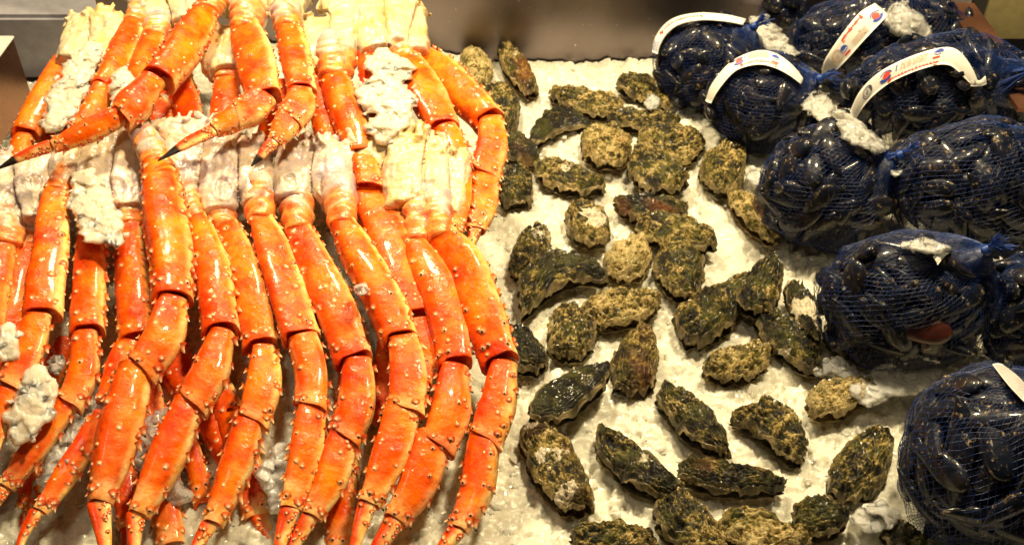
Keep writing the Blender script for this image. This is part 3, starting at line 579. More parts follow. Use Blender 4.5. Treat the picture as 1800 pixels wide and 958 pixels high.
OY = [
 (838,124,74,58,70,'small chunky golden oyster at the back, left of the thin pointed one',dict(tone=.72,taper=.1)),
 (910,124,112,44,56,'slim pointed oyster standing against the steel back wall',dict(tone=.5,rust=.5,white=.2,taper=.2)),
 (884,196,92,64,74,'mottled oval olive oyster close to the bent crab knee',dict(tone=.48)),
 (1030,181,136,44,13,'long flat oyster near the back with a pale pointed left end',dict(tone=.56,taper=-.2)),
 (1136,168,112,44,30,'small curved oyster with a white ice lump lying on it',dict(tone=.45,bend=-.5)),
 (984,226,116,46,-14,'dark arched oyster with a smooth top under the long flat one',dict(tone=.28,bend=-1.2,smoothsh=True)),
 (1130,214,138,34,2,'narrow brown oyster lying behind the touching group of three',dict(tone=.44)),
 (914,268,78,50,26,'dark brown oyster touching the hanging crab shin',dict(tone=.24,rust=.5)),
 (1066,260,96,76,12,'round gold crusted oyster at left of the touching group',dict(tone=.66,z=.006,rust=.35,taper=.1)),
 (1180,256,120,68,4,'broad pale olive oyster at upper right of the touching group',dict(tone=.53,taper=.1)),
 (1155,305,122,76,24,'grainy grey brown oyster lowest of the touching group',dict(tone=.46,z=.010,taper=.15)),
 (1004,317,138,50,14,'dark and cream patched oyster with a pale frilled edge',dict(tone=.50,rim=1.0,white=.35)),
 (906,332,68,78,0,'greenish round oyster beside the small crab toe',dict(tone=.42,taper=0)),
 (1273,298,98,84,-58,'olive oyster with a cream tip touching the black mussel bag',dict(tone=.5,white=.2)),
 (1033,397,88,74,40,'squarish oyster with a bright white chipped patch',dict(tone=.5,white=.9,taper=.05,rim=.8)),
 (1146,369,132,44,4,'dark ridged oyster half behind a wider olive one',dict(tone=.28,rust=.6)),
 (1186,411,150,64,14,'wide olive speckled oyster leaning on the dark ridged one',dict(tone=.50,z=.008,taper=.1)),
 (1324,384,122,50,46,'rusty topped narrow oyster close to the mussel net',dict(tone=.60,rust=.8,white=.3)),
 (930,444,108,58,-54,'upright brown oyster with a white lower tip beside the crab legs',dict(tone=.46,white=.3,taper=-.3)),
 (1104,460,92,74,-30,'pale gold oyster in the centre of the bed with frilled rim',dict(tone=.76,taper=0,rim=1)),
 (1193,476,104,94,70,'large round brown grainy oyster right of the pale gold one',dict(tone=.46,z=.006,taper=.05)),
 (980,500,172,74,-22,'big dark arch shaped oyster curving over the ice',dict(tone=.36,bend=-1.5,taper=.1)),
 (1096,543,146,66,-8,'yellow green crusted oyster below the pale gold one',dict(tone=.64,taper=.2)),
 (1254,548,166,88,-36,'large dark olive oyster with its upper end under another',dict(tone=.40)),
 (1338,506,112,80,-62,'dark oyster leaning on the upper end of a larger one',dict(tone=.36,z=.012)),
 (1412,548,124,46,62,'black oyster with a large glossy white patch by the net bag',dict(tone=.30,white=1.0,z=.006)),
 (1386,604,156,64,44,'dark brown oyster with a smooth pale green hinge end',dict(tone=.38,white=.3)),
 (922,620,104,70,48,'dark craggy oyster partly behind the orange crab knee',dict(tone=.36)),
 (1002,592,100,90,80,'round brown fan shaped oyster with a dark curved rim',dict(tone=.52,white=.2,taper=0)),
 (1118,640,128,88,-72,'brown oyster with deep shaded lower edge propping the smooth one',dict(tone=.44,rust=.3)),
 (1006,690,172,74,-32,'smooth dark striped oyster with clear growth lines',dict(tone=.27,smoothsh=True,z=.016,rim=.8,white=.1)),
 (1294,640,126,68,-12,'flat golden brown oyster alone below the large dark pair',dict(tone=.60,hgt=.8,taper=.05)),
 (1222,746,170,66,44,'teardrop shaped dark oyster pointing to the lower right',dict(tone=.38,taper=.45)),
 (1356,760,150,76,32,'kidney shaped brown oyster right of the teardrop one',dict(tone=.44,bend=-.7,taper=-.2)),
 (1478,700,136,64,-16,'pale ragged golden oyster among loose ice chips',dict(tone=.74,white=.25,rim=1)),
 (980,830,190,96,58,'large ragged oyster with white and purple crust at lower left of the bed',dict(tone=.56,white=.4,rust=.2,taper=.1)),
 (1124,824,200,70,38,'long curved oyster with a pale hinge and dark lower end',dict(tone=.40,bend=.5,white=.2)),
 (1285,843,196,58,10,'long dark reddish oyster lying across the lower middle',dict(tone=.32,rust=.4)),
 (1514,822,152,100,-52,'big plump greenish oyster in front of the lowest mussel bag',dict(tone=.46,taper=.1)),
 (1078,958,170,80,6,'olive oyster cut by the bottom picture edge, alone at left',dict(tone=.50,taper=0)),
 (1216,934,170,90,46,'brown oyster at the bottom edge, left end of a touching row',dict(tone=.50)),
 (1345,942,170,80,10,'yellow brown oyster in the middle of the bottom row',dict(tone=.58,z=.004)),
 (1440,915,106,74,0,'small dark grainy oyster right end of the bottom row',dict(tone=.40,z=.008,taper=.1)),
 (1586,948,84,46,24,'small oyster under the white ice lump at the bottom edge',dict(tone=.38)),
 (1472,598,70,44,64,'small broken black and white shell tucked under the net bag',dict(tone=.30,white=.8)),
]
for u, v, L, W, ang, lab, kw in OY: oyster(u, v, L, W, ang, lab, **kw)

# ------------------------------------------------------------------ mussels and net bags
def mussel_mesh(seed):
    r = random.Random(seed); L, Wd, Tk = .034, .0165, .0115; n, k = 22, 18; V, Fc = [], []
    for i in range(n):
        t = i/(n-1); x = -L+2*L*t
        w = Wd*(math.sin(math.pi*min(1, t*.98+.01))**.55)*(.42+.75*t) if 0 < t < 1 else .0004
        y0 = .006*math.sin(math.pi*t)*(1-t)
        for j in range(k):
            a = 2*math.pi*j/k; c, s = math.cos(a), math.sin(a)
            seam = 1-.10*math.exp(-(s/.16)**2)*0
            th = Tk*w/Wd*1.05*(1-.25*t)
            V.append((x, y0+c*w, math.copysign(abs(s)**.85, s)*th*seam))
    for i in range(n-1):
        for j in range(k): a, b = i*k+j, i*k+(j+1) % k; Fc.append((a, b, b+k, a+k))
    Fc.append(tuple(range(k-1, -1, -1))); Fc.append(tuple(range((n-1)*k, n*k)))
    return V, Fc
MV, MF = mussel_mesh(1)
mme = bpy.data.meshes.new('mussel'); mme.from_pydata(MV, [], MF); mme.update(); mme.polygons.foreach_set('use_smooth', [True]*len(MF)); mme.materials.append(M['mussel'])

BAGS = [  # u, v centre, half width px, half height px, z centre, knot direction px, label, short place
 (1368, 8, 62, 58, .070, (-40, -40), 'dark net bag of mussels cut by the top picture edge behind a heap of ice', 'in the net bag cut off by the top edge'),
 (1246, 108, 92, 78, .062, (70, -50), 'leftmost net bag of black mussels with its white paper tag arching over the top', 'in the leftmost net bag'),
 (1552, 74, 152, 88, .075, (50, -80), 'net bag of mussels whose white tag runs steeply down beside a sheet of ice', 'in the net bag with the steep white tag'),
 (1338, 178, 92, 86, .068, (90, -30), 'small net bag of mussels with a white tag, in front of the leftmost bag', 'in the small tagged bag before the leftmost one'),
 (1658, 172, 172, 104, .088, (70, -20), 'wide net bag of mussels with the longest arched white tag and round dark seal', 'in the wide bag under the longest arched tag'),
 (1454, 326, 114, 106, .075, (90, -40), 'round untagged net bag of mussels next to the olive oyster', 'in the round untagged net bag'),
 (1716, 332, 162, 120, .085, (95, -80), 'large untagged net bag with bright blue gathered netting at the right picture edge', 'in the large bag with bright blue gathers at right'),
 (1596, 526, 154, 122, .080, (65, -62), 'net bag of mussels with bright blue knot and one red brown shell showing', 'in the bag with the bright blue knot'),
 (1812, 552, 86, 104, .075, (30, -60), 'net bag of mussels cut by the right picture edge beside the clear ice chunk', 'in the bag cut by the right edge'),
 (1742, 808, 150, 160, .085, (60, -130), 'lowest and nearest net bag of mussels, with a white tag of fine print behind', 'in the lowest net bag'),
]
cand = []; bagdata = []
def slump(d, bi):      # sacks sag: lumpy, wider low down, hollow here and there
    return 1.0+.10*noise.noise(d*1.9+Vector((bi*3.7, 0, 0)))+.07*noise.noise(d*3.6+Vector((0, bi*2.1, 0)))+.07*max(0, -d.z)
for bi, (u, v, hu, hv, zc, kd, lab, place) in enumerate(BAGS):
    c = at(u, v, zc); m = mpp(u, v, zc); rx = 1.07*hu*m; q = 1.06*hv*m
    # semi axes: rz from the pile height, ry so that the outline reaches hv on screen
    rz = zc+.004; al = TH+math.atan((v-479)/F); ry = math.sqrt(max(.03**2, (q*q-(rz*math.cos(al))**2)))/math.sin(al) if q*q > (rz*math.cos(al))**2+1e-4 else .055
    ry = max(ry, .05)
    kdv = RT*kd[0]*m+UP*(-kd[1])*m+(-FW)*.05
    kn = Vector((kdv.x/rx, kdv.y/ry, max(.1, kdv.z/rz))).normalized()
    bagdata.append((c, (rx, ry, rz), kn))
    # Fibonacci spread of mussels over the bag
    area = 4*math.pi*(((rx*ry)**1.6+(rx*rz)**1.6+(ry*rz)**1.6)/3)**(1/1.6)
    n = int(area/.00082)
    for k in range(n):
        zz = 1-2*(k+.5)/n; rr = math.sqrt(1-zz*zz); an = k*2.399963+bi
        d = Vector((rr*math.cos(an), rr*math.sin(an), zz))
        if d.z < -.45: continue
        s = rnd.uniform(.84, .93)
        s *= slump(d, bi); p = Vector((c.x+d.x*(rx-.006)*s, c.y+d.y*(ry-.006)*s, max(.012, c.z+d.z*(rz-.006)*s)))
        nn = Vector((d.x/rx, d.y/ry, d.z/rz)).normalized(); nn = (nn+Vector((rnd.uniform(-.4, .4), rnd.uniform(-.4, .4), rnd.uniform(-.4, .4)))).normalized()
        t = nn.orthogonal().normalized(); t.rotate(__import__('mathutils').Quaternion(nn, rnd.uniform(0, 6.28)))
        b = nn.cross(t); R = __import__('mathutils').Matrix((t, b, nn)).transposed()
        sc = rnd.uniform(.72, 1.05)
        face = nn.dot((CAM-p).normalized()); e = (p-CAM); uu = 900+F*e.dot(RT)/e.dot(FW); vv = 479-F*e.dot(UP)/e.dot(FW)
        vis = d.dot((CAM-c).normalized()) > -.15 and -40 < uu < 1840 and -40 < vv < 1000
        cand.append((0 if vis else 1, -d.dot((CAM-c).normalized()), bi, p, R, sc))
cand.sort(key=lambda x: (x[0], x[1])); stuffV, stuffF = [], []
for i, (_, _, bi, p, R, sc) in enumerate(cand):
    mw = __import__('mathutils').Matrix.Translation(p) @ R.to_4x4() @ __import__('mathutils').Matrix.Scale(sc, 4)
    if i < 300:
        o = bpy.data.objects.new('mussel', mme); o.matrix_world = mw; COL.objects.link(o)
        tag(o, 'blue black mussel packed '+BAGS[bi][7], 'mussel', 'mussels '+BAGS[bi][7])
    else:
        b = len(stuffV); stuffV += [mw @ Vector(x) for x in MV]; stuffF += [tuple(b+q for q in f) for f in MF]
for c, (rx, ry, rz), kn in bagdata:      # the packed shells deeper inside, none of which can be told apart
    for k in range(26):
        d = Vector((rnd.gauss(0, 1), rnd.gauss(0, 1), rnd.gauss(0, 1))).normalized()*rnd.uniform(.3, .66); d.z = max(d.z, -.5)
        q = Vector((rnd.gauss(0, 1), rnd.gauss(0, 1), rnd.gauss(0, 1))).to_track_quat('X', 'Z').to_matrix()
        p = Vector((c.x+d.x*rx, c.y+d.y*ry, c.z+d.z*rz)); b = len(stuffV)
        stuffV += [p+(q @ Vector(x))*1.25 for x in MV]; stuffF += [tuple(b+i for i in f) for f in MF]
o = mesh_obj('mussels', stuffV, stuffF, M['mussel']); o['kind'] = 'stuff'; o['label'] = 'black mussels packed deep inside the net bags'; o['category'] = 'mussels'

def tube_net(P, E, r):
    P = np.array(P); V, Fc = [], []
    for a, b in E:
        d = P[b]-P[a]; L = np.linalg.norm(d)
        if L < 1e-5: continue
        d /= L; x = np.cross(d, (.3, .5, .81)); x /= np.linalg.norm(x); y = np.cross(d, x); q = len(V)
        for e in (P[a], P[b]):
            for j in range(3): A = j*2.0944; V.append(e+(x*math.cos(A)+y*math.sin(A))*r)
        for j in range(3): Fc.append((q+j, q+(j+1) % 3, q+3+(j+1) % 3, q+3+j))
    return V, Fc
def ell_pt(u, v, c, R, k):
    """where the pixel's ray meets the bag (or passes nearest to it)"""
    d = ray(u, v); o = CAM-c; A = Vector((d.x/R[0]/k, d.y/R[1]/k, d.z/R[2]/k)); B = Vector((o.x/R[0]/k, o.y/R[1]/k, o.z/R[2]/k))
    a, b, cc = A.dot(A), 2*A.dot(B), B.dot(B)-1; D = b*b-4*a*cc
    t = (-b-math.sqrt(max(0, D)))/(2*a); return CAM+d*t
rm = mme.copy(); rm.name = 'red_mussel'; rm.materials.clear(); rm.materials.append(mat_plain('red_brown_shell', (.055, .012, .007), .35, 0, .5, 90))
o = bpy.data.objects.new('mussel', rm); COL.objects.link(o); o.location = ell_pt(1612, 584, bagdata[7][0], bagdata[7][1], .87); o.rotation_euler = (.9, -.12, -.15)
tag(o, 'single red brown mussel showing through the net of the bag with the bright blue knot', 'mussel')
bags = []
for bi, ((u, v, hu, hv, zc, kd, lab, place), (c, R, kn)) in enumerate(zip(BAGS, bagdata)):
    root = empty('mussel_bag', (c.x, c.y, 0), lab, 'net bag', 'net bags of mussels'); bags.append(root)
    t = kn.orthogonal().normalized(); b = kn.cross(t); nu, nv = 76, 50; P, E = [], []
    sd = bi*3.7
    for j in range(nv+1):
        th = .05+(math.pi-.10)*j/nv
        for i in range(nu):
            ph = 2*math.pi*(i+.5*(j % 2)+.5*noise.noise(Vector((i*.31, j*.27, sd))))/nu
            d = kn*math.cos(th)+(t*math.cos(ph)+b*math.sin(ph))*math.sin(th)
            k = slump(d, bi)*(.96+.025*noise.noise(d*7+Vector((0, sd, 0))))+.16*math.exp(-(th/.22)**2)
            p = Vector((c.x+d.x*R[0]*k, c.y+d.y*R[1]*k, max(.004, c.z+d.z*R[2]*k))); P.append(p)
            if j < nv:
                o = (j+1)*nu; E.append((j*nu+i, o+i)); E.append((j*nu+i, o+((i+1) % nu if j % 2 else (i-1) % nu)))
    V, Fc = tube_net(P, E, .00021); mesh_obj('net', local(root, V), Fc, M['net'], root)
    kp = Vector((c.x+kn.x*R[0]*1.15, c.y+kn.y*R[1]*1.15, c.z+kn.z*R[2]*1.15)); dr = Vector((kn.x*R[0], kn.y*R[1], kn.z*R[2])).normalized()
    # gathered neck: strands bundling into the knot, then a short loose tail
    KV, KF = [], []
    for s in range(34):
        an = rnd.uniform(0, 6.28); sp = rnd.uniform(.35, 1); side = (t*math.cos(an)+b*math.sin(an))
        q = [kp-dr*.030+side*.022*sp, kp-dr*.012+side*.009*sp, kp+side*.0035, kp+dr*.010+side*.004, kp+dr*rnd.uniform(.016, .028)+side*.012*sp+Vector((0, 0, -.004))]
        C = catmull([(*x, .0008) for x in q], 10); VV, FF = tube_net(C[:, :3], [(i, i+1) for i in range(9)], .0008); o = len(KV); KV += VV; KF += [tuple(i+o for i in f) for f in FF]
    kno = mesh_obj('knot', local(root, KV), KF, M['netk'], root)
    bm = bmesh.new(); bmesh.ops.create_uvsphere(bm, u_segments=14, v_segments=10, radius=.0062)
    for vv in bm.verts: vv.co = vv.co*(1+.2*noise.noise(vv.co*260)); vv.co += kp-root.location
    bm_obj('knot_wrap', bm, M['netk'], kno, 0, True)

def band(bag, bi, outer, inner, prints, lift=1.10, name='paper_tag', label=None):
    c, R, kn = bagdata[bi]; n = 40
    A = catmull([(*ell_pt(u, v, c, R, lift),) for u, v in outer], n); B = catmull([(*ell_pt(u, v, c, R, lift-.01),) for u, v in inner], n)
    def bp(s, t, off=0.0):
        x = min(max(s, 0), 1)*(n-1); i = int(min(n-2, x)); f = x-i
        a = A[i]*(1-f)+A[i+1]*f; b = B[i]*(1-f)+B[i+1]*f; p = a*(1-t)+b*t
        nn = np.cross(A[i+1]-A[i], b-a); nn /= np.linalg.norm(nn)+1e-12
        if np.dot(nn, np.array(CAM)-p) < 0: nn = -nn
        return Vector(p+nn*(off+.0009*math.sin(t*3.14)))
    V, Fc = [], []; m = 7
    for sgn in (.0002, -.0004):
        for i in range(n):
            for j in range(m): V.append(bp(i/(n-1), j/(m-1), sgn))
    for L in range(2):
        o = L*n*m
        for i in range(n-1):
            for j in range(m-1):
                f = (o+i*m+j, o+i*m+j+1, o+(i+1)*m+j+1, o+(i+1)*m+j); Fc.append(f if L == 0 else f[::-1])
    for i in range(n-1):
        for j in (0, m-1): Fc.append((i*m+j, (i+1)*m+j, n*m+(i+1)*m+j, n*m+i*m+j))
    for i in (0, n-1):
        for j in range(m-1): Fc.append((i*m+j, i*m+j+1, n*m+i*m+j+1, n*m+i*m+j))
    o = mesh_obj(name, local(bag, V), Fc, M['paper'], bag)
    asp = np.linalg.norm(np.diff(A, axis=0), axis=1).sum()/np.linalg.norm(A[n//2]-B[n//2])
    def strip(pts, w):          # a stroke of print: pts in (s,t), w = half width in t
        PV, PF = [], []
        for i, (s, t) in enumerate(pts):
            a = pts[max(0, i-1)]; b = pts[min(len(pts)-1, i+1)]; dx, dy = (b[0]-a[0])*asp, b[1]-a[1]; l = math.hypot(dx, dy)+1e-9
            ww = w[i] if isinstance(w, list) else w
            for sg in (-1, 1): PV.append(bp(s-dy/l*ww*sg/asp, t+dx/l*ww*sg, .0007))
            if i: q = 2*i; PF.append((q-2, q-1, q+1, q))
        return PV, PF
    def disc(s, t, rs, rt, a0=0, a1=6.283, inner=0.0, off=.0007):
        PV, PF = [], []; k = 20
        for i in range(k+1):
            an = a0+(a1-a0)*i/k
            for q in (inner, 1): PV.append(bp(s+math.cos(an)*rs*q/asp, t+math.sin(an)*rt*q, off))
            if i: j = 2*i; PF.append((j-2, j-1, j+1, j))
        return PV, PF
    def emit(nm, mat, chunks):
        PV, PF = [], []
        for v, f in chunks: b = len(PV); PV += v; PF += [tuple(b+i for i in x) for x in f]
        mesh_obj(nm, local(bag, PV), PF, mat, o)
    for k in prints:
        if k[0] == 'script':
            _, s0, s1, t0, amp = k; r = random.Random(5+bi); pts = []; w = []
            N = 150; cap = 0
            for i in range(N+1):
                f = i/N; x = f*15*2*math.pi
                tall = amp*(1.7 if i < 12 or .52 < f < .60 else .8+.5*math.sin(f*23+1))
                pts.append((s0+(s1-s0)*f+.004*math.sin(x), t0+tall*.5*math.cos(x))); w.append(.020+.014*abs(math.sin(x*.5)))
            ch = [strip(pts, w)]; x0 = s0+(s1-s0)*.08
            ch.append(strip([(x0-.01, t0-amp*1.3), (x0, t0+amp), (x0-.02, t0+amp*1.2)], .03)); ch.append(strip([(s1-.02, t0-amp*.4), (s1-.005, t0+amp*1.6), (s1-.03, t0+amp*1.4)], .028))
            emit('red_lettering', M['red'], ch)
        elif k[0] == 'oval':
            _, s, t, q = k
            emit('red_emblem', M['red'], [disc(s+.006, t-.02, .20*q, .17*q)]); emit('blue_emblem', M['blue'], [disc(s, t, .34*q, .26*q, .3, 2.9, .55, .0010), disc(s, t, .34*q, .26*q, 3.6, 5.9, .82, .0010)])
        elif k[0] == 'round':
            _, s, t, q = k
            emit('blue_emblem', M['blue'], [disc(s, t, .20*q, .19*q, 3.3, 6.1, 0), disc(s, t, .24*q, .22*q, 2.9, 6.5, .85), disc(s, t+.04, .2*q, .08*q, .2, 2.9, .5)])
            emit('red_bar', M['red'], [strip([(s-.20*q/asp, t+.27*q), (s+.20*q/asp, t+.25*q)], .055*q)])
        elif k[0] == 'seal':
            _, s, t, q, mm = k
            emit('round_seal', M[mm], [disc(s, t, .38*q, .34*q, 0, 6.283, .86), disc(s, t, .26*q, .23*q, 0, 6.283, .88), disc(s, t, .33*q, .29*q, -.9, .3, .7), strip([(s-.12*q/asp, t), (s+.12*q/asp, t)], .03), strip([(s-.1*q/asp, t+.09*q), (s+.06*q/asp, t+.09*q)], .02), strip([(s-.05*q/asp, t-.1*q), (s+.1*q/asp, t-.1*q)], .02)])
        elif k[0] == 'lines':
            _, s0, s1, t0, t1, n2, mm, ww = k; r = random.Random(bi); ch = []
            for i in range(n2):
                t = t0+(t1-t0)*i/max(1, n2-1); s = s0
                while s < s1-.004:
                    e = min(s1, s+r.uniform(.01, .035)); ch.append(strip([(s, t), (e, t)], ww)); s = e+.006
            emit('fine_print', M[mm], ch)
        elif k[0] == 'cols':
            _, s0, s1, t0, t1, n2, mm, ww = k; r = random.Random(bi); ch = []
            for i in range(n2):
                s = s0+(s1-s0)*i/max(1, n2-1); t = t0
                while t < t1-.03:
                    e = min(t1, t+r.uniform(.06, .2)); ch.append(strip([(s, t), (s, e)], ww)); t = e+.03
            emit('fine_print', M[mm], ch)
    return o
band(bags[4], 4, [(1494,196),(1512,160),(1545,128),(1590,104),(1640,87),(1672,84),(1692,96),(1710,122),(1720,146)], [(1502,214),(1524,180),(1558,150),(1600,129),(1645,115),(1668,115),(1682,124),(1698,140),(1708,150)],
     [('seal', .20, .5, 1.0, 'dark'), ('oval', .345, .46, 1.15), ('script', .36, .70, .80, .10), ('lines', .44, .60, .16, .50, 4, 'thin', .022), ('round', .665, .26, 1.0), ('cols', .415, .425, .15, .5, 1, 'blue', .035)])
band(bags[3], 3, [(1240,178),(1250,150),(1275,118),(1300,100),(1335,89),(1365,95),(1392,114),(1412,138)], [(1250,182),(1262,160),(1285,132),(1304,120),(1335,114),(1362,120),(1386,132),(1408,148)],
     [('oval', .42, .4, 1.1), ('script', .42, .74, .76, .11), ('lines', .50, .66, .14, .5, 5, 'thin', .022), ('round', .72, .36, 1.1), ('cols', .475, .485, .15, .45, 1, 'blue', .03)])
band(bags[2], 2, [(1538,6),(1512,22),(1488,50),(1462,86),(1448,110),(1444,132)], [(1562,26),(1545,44),(1520,70),(1488,106),(1466,128),(1450,142)],
     [('oval', .10, .62, 1.0), ('script', .20, .52, .16, .09), ('round', .56, .55, .9), ('seal', .66, .5, .9, 'thin'), ('lines', .26, .46, .60, .85, 4, 'thin', .02), ('lines', .74, .96, .15, .85, 7, 'grey', .03)], 1.06)
band(bags[1], 1, [(1146,92),(1150,70),(1165,46),(1190,30),(1230,23),(1275,26),(1312,34)], [(1156,96),(1160,80),(1174,58),(1196,43),(1232,36),(1272,38),(1306,44)],
     [('script', .18, .62, .5, .16), ('lines', .02, .12, .2, .8, 4, 'blue', .04)])
band(bags[9], 9, [(1762,640),(1790,662),(1815,690)], [(1744,640),(1772,676),(1800,706)], [('lines', .05, .95, .12, .9, 9, 'grey', .03)], 1.05)
band(bags[0], 0, [(1296,4),(1308,-6),(1325,-14)], [(1302,20),(1314,12),(1330,6)], [], 1.05)
band(bags[7], 7, [(1640,452),(1650,440),(1662,436)], [(1648,466),(1656,456),(1666,446)], [], 1.08)
band(bags[4], 4, [(1706,138),(1722,142),(1732,134)], [(1706,152),(1722,152),(1734,148)], [], 1.10, 'tag_end')

# ------------------------------------------------------------------ loose ice lumps
def hull(pts):
    bm = bmesh.new()
    for p in pts: bm.verts.new(p)
    bmesh.ops.convex_hull(bm, input=bm.verts)
    lo = [v for v in bm.verts if not v.link_faces]; bmesh.ops.delete(bm, geom=lo, context='VERTS')
    bm.verts.index_update(); V = [v.co.copy() for v in bm.verts]; Fc = [[v.index for v in f.verts] for f in bm.faces]; bm.free(); return V, Fc
PROTO = []
for k in range(36):
    q = random.Random(k); pts = [Vector((q.gauss(0, 1), q.gauss(0, 1), q.gauss(0, 1))).normalized()*q.uniform(.8, 1.1) for _ in range(11)]
    sc = (q.uniform(.8, 1.3), q.uniform(.7, 1.1), q.uniform(.4, .75))
    bm = bmesh.new()
    for p in pts: bm.verts.new([p[i]*sc[i] for i in range(3)])
    bmesh.ops.convex_hull(bm, input=bm.verts); bmesh.ops.delete(bm, geom=[v for v in bm.verts if not v.link_faces], context='VERTS')
    bmesh.ops.bevel(bm, geom=list(bm.edges), offset=.13, segments=1, affect='EDGES', clamp_overlap=True); bmesh.ops.triangulate(bm, faces=bm.faces); bm.verts.index_update()
    PROTO.append((np.array([v.co[:] for v in bm.verts]), np.array([[v.index for v in f.verts] for f in bm.faces]))); bm.free()
def chips_mesh(name, places, mat, seed):
    """places: (point, size, flatness) -> one mesh of melted chips"""
    q = np.random.default_rng(seed); VV, FF, n = [], [], 0
    for p, sz, tilt in places:
        v, f = PROTO[q.integers(len(PROTO))]; a = q.uniform(0, 6.28); tx, ty = q.normal(0, tilt, 2)
        ca, sa = math.cos(a), math.sin(a); R = np.array([[ca, -sa, 0], [sa, ca, 0], [0, 0, 1]])
        cx, sx, cy, sy = math.cos(tx), math.sin(tx), math.cos(ty), math.sin(ty)
        R = np.array([[1, 0, 0], [0, cx, -sx], [0, sx, cx]]) @ np.array([[cy, 0, sy], [0, 1, 0], [-sy, 0, cy]]) @ R
        VV.append((v*sz) @ R.T+np.array(p)); FF.append(f+n); n += len(v)
    VV, FF = np.vstack(VV), np.vstack(FF); me = bpy.data.meshes.new(name); me.vertices.add(n); me.vertices.foreach_set('co', VV.ravel())
    me.loops.add(FF.size); me.loops.foreach_set('vertex_index', FF.ravel()); me.polygons.add(len(FF)); me.polygons.foreach_set('loop_start', np.arange(0, FF.size, 3))
    me.update(); me.validate(); me.polygons.foreach_set('use_smooth', [True]*len(FF)); me.materials.append(mat)
    o = bpy.data.objects.new(name, me); COL.objects.link(o); return o
def ice_heap(name, path, thick, n, size, mat, label, cat='ice', zfn=None, seed=0, group=None):
    """path: [(u,v,radius px), ...]; a half melted mass of crushed ice with loose chips along its edge"""
    P = []
    for a, b in zip(path, path[1:] or path):
        for k in range(7): f = k/6; P.append([a[i]*(1-f)+b[i]*f for i in range(3)])
    P = np.array(P); st = 1.9; R = P[:, 2].max()*1.5
    us, vs = np.arange(P[:, 0].min()-R, P[:, 0].max()+R, st), np.arange(P[:, 1].min()-R, P[:, 1].max()+R, st); U, W = np.meshgrid(us, vs)
    q = U*0-1
    for p in P: q = np.maximum(q, 1.15-np.hypot(U-p[0], (W-p[1])/.88)/p[2])
    base = np.vectorize(zfn)(U, W); xy = np.array([[at(u, v, z)[:2] for u, v, z in zip(a, b, c)] for a, b, c in zip(U, W, base)]); X, Y = xy[..., 0], xy[..., 1]
    q = q+.55*(vnoise(X, Y, .014, 50+seed)-.5)+.35*(vnoise(X, Y, .006, 80+seed)-.5); ins = q > 0
    Wx, Wy = X+.004*(vnoise(X, Y, .008, 21)-.5), Y+.004*(vnoise(X, Y, .008, 22)-.5)
    big = size/.011; fl = .5 if mat is M['slush'] else 1.0
    top = base+thick*.55*np.sqrt(np.clip(q*2.2, 0, 1))+(cells(Wx, Wy, .015*big, .0038*fl, 14+seed)+cells(Wx, Wy, .0075*big, .0018*fl, 15+seed))*np.clip(q*5, 0, 1)-.004
    full = ins[:-1, :-1] & ins[1:, :-1] & ins[:-1, 1:] & ins[1:, 1:]; V, Fc = [], []; idx = {}
    def vid(j, i, k):
        if (j, i, k) not in idx: idx[j, i, k] = len(V); V.append(at(U[j, i], W[j, i], top[j, i] if k else base[j, i]-.007))
        return idx[j, i, k]
    H_, W_ = full.shape
    for j in range(H_):
        for i in range(W_):
            if not full[j, i]: continue
            c = ((j, i), (j+1, i), (j+1, i+1), (j, i+1)); Fc.append(tuple(vid(a, b, 1) for a, b in c)); Fc.append(tuple(vid(a, b, 0) for a, b in c[::-1]))
            for (dj, di), (a, b) in (((0, -1), (c[0], c[1])), ((1, 0), (c[1], c[2])), ((0, 1), (c[2], c[3])), ((-1, 0), (c[3], c[0]))):
                jj, ii = j+dj, i+di
                if not (0 <= jj < H_ and 0 <= ii < W_ and full[jj, ii]): Fc.append((vid(*a, 0), vid(*b, 0), vid(*b, 1), vid(*a, 1)))
    r = random.Random(seed*13+5); cs = []
    for k in range(n//4 if fl < 1 else n//2):
        p = P[r.randrange(len(P))]; an = r.uniform(0, 6.28); d = p[2]*r.uniform(.4, 1.25); u, v = p[0]+d*math.cos(an), p[1]+d*math.sin(an)*.88
        cs.append((at(u, v, zfn(u, v)-.002+thick*.3*r.random()), size*.5*r.choice((.55, .7, .8, 1.0, 1.3)), .45))
    free = chips_mesh('temporary', cs, mat, seed+1); m1 = free.data; b = len(V); V += [v.co.copy() for v in m1.vertices]; Fc += [tuple(i+b for i in p.vertices) for p in m1.polygons]
    bpy.data.objects.remove(free); bpy.data.meshes.remove(m1)
    cen = sum(V, Vector())/len(V); cen.z = min(v.z for v in V)
    o = mesh_obj(name, [v-cen for v in V], Fc, mat); o.location = cen
    return tag(o, label, cat, group)
crabz = lambda dz: (lambda u, v: zf(v)+dz)
flatz = lambda z: (lambda u, v: z)
def bagz(bi, k=1.02):
    c, R, kn = bagdata[bi]
    return lambda u, v: ell_pt(u, v, c, R, k).z
G = 'clumps of ice lying on the seafood'
ice_heap('ice_lump', [(1146, 180, 13)], .004, 7, .011, M['lump'], 'small white ice lump resting on a curved oyster near the back', zfn=flatz(.028), seed=1, group=G)
ice_heap('ice_lump', [(1520, 912, 22), (1560, 908, 24)], .012, 16, .020, M['lump'], 'large white ice lump at the bottom edge between two oysters', zfn=flatz(.022), seed=2, group=G)
ice_heap('ice_lump', [(1705, 490, 26), (1742, 478, 26)], .014, 18, .018, M['clear'], 'clear glassy ice chunk between two mussel bags at right', zfn=flatz(.105), seed=3, group=G)
ice_heap('ice_heap', [(1335, 40, 16), (1355, 65, 24), (1385, 98, 16)], .014, 40, .011, M['lump'], 'heap of ice wedged behind the leftmost mussel bag', zfn=flatz(.085), seed=4, group=G)
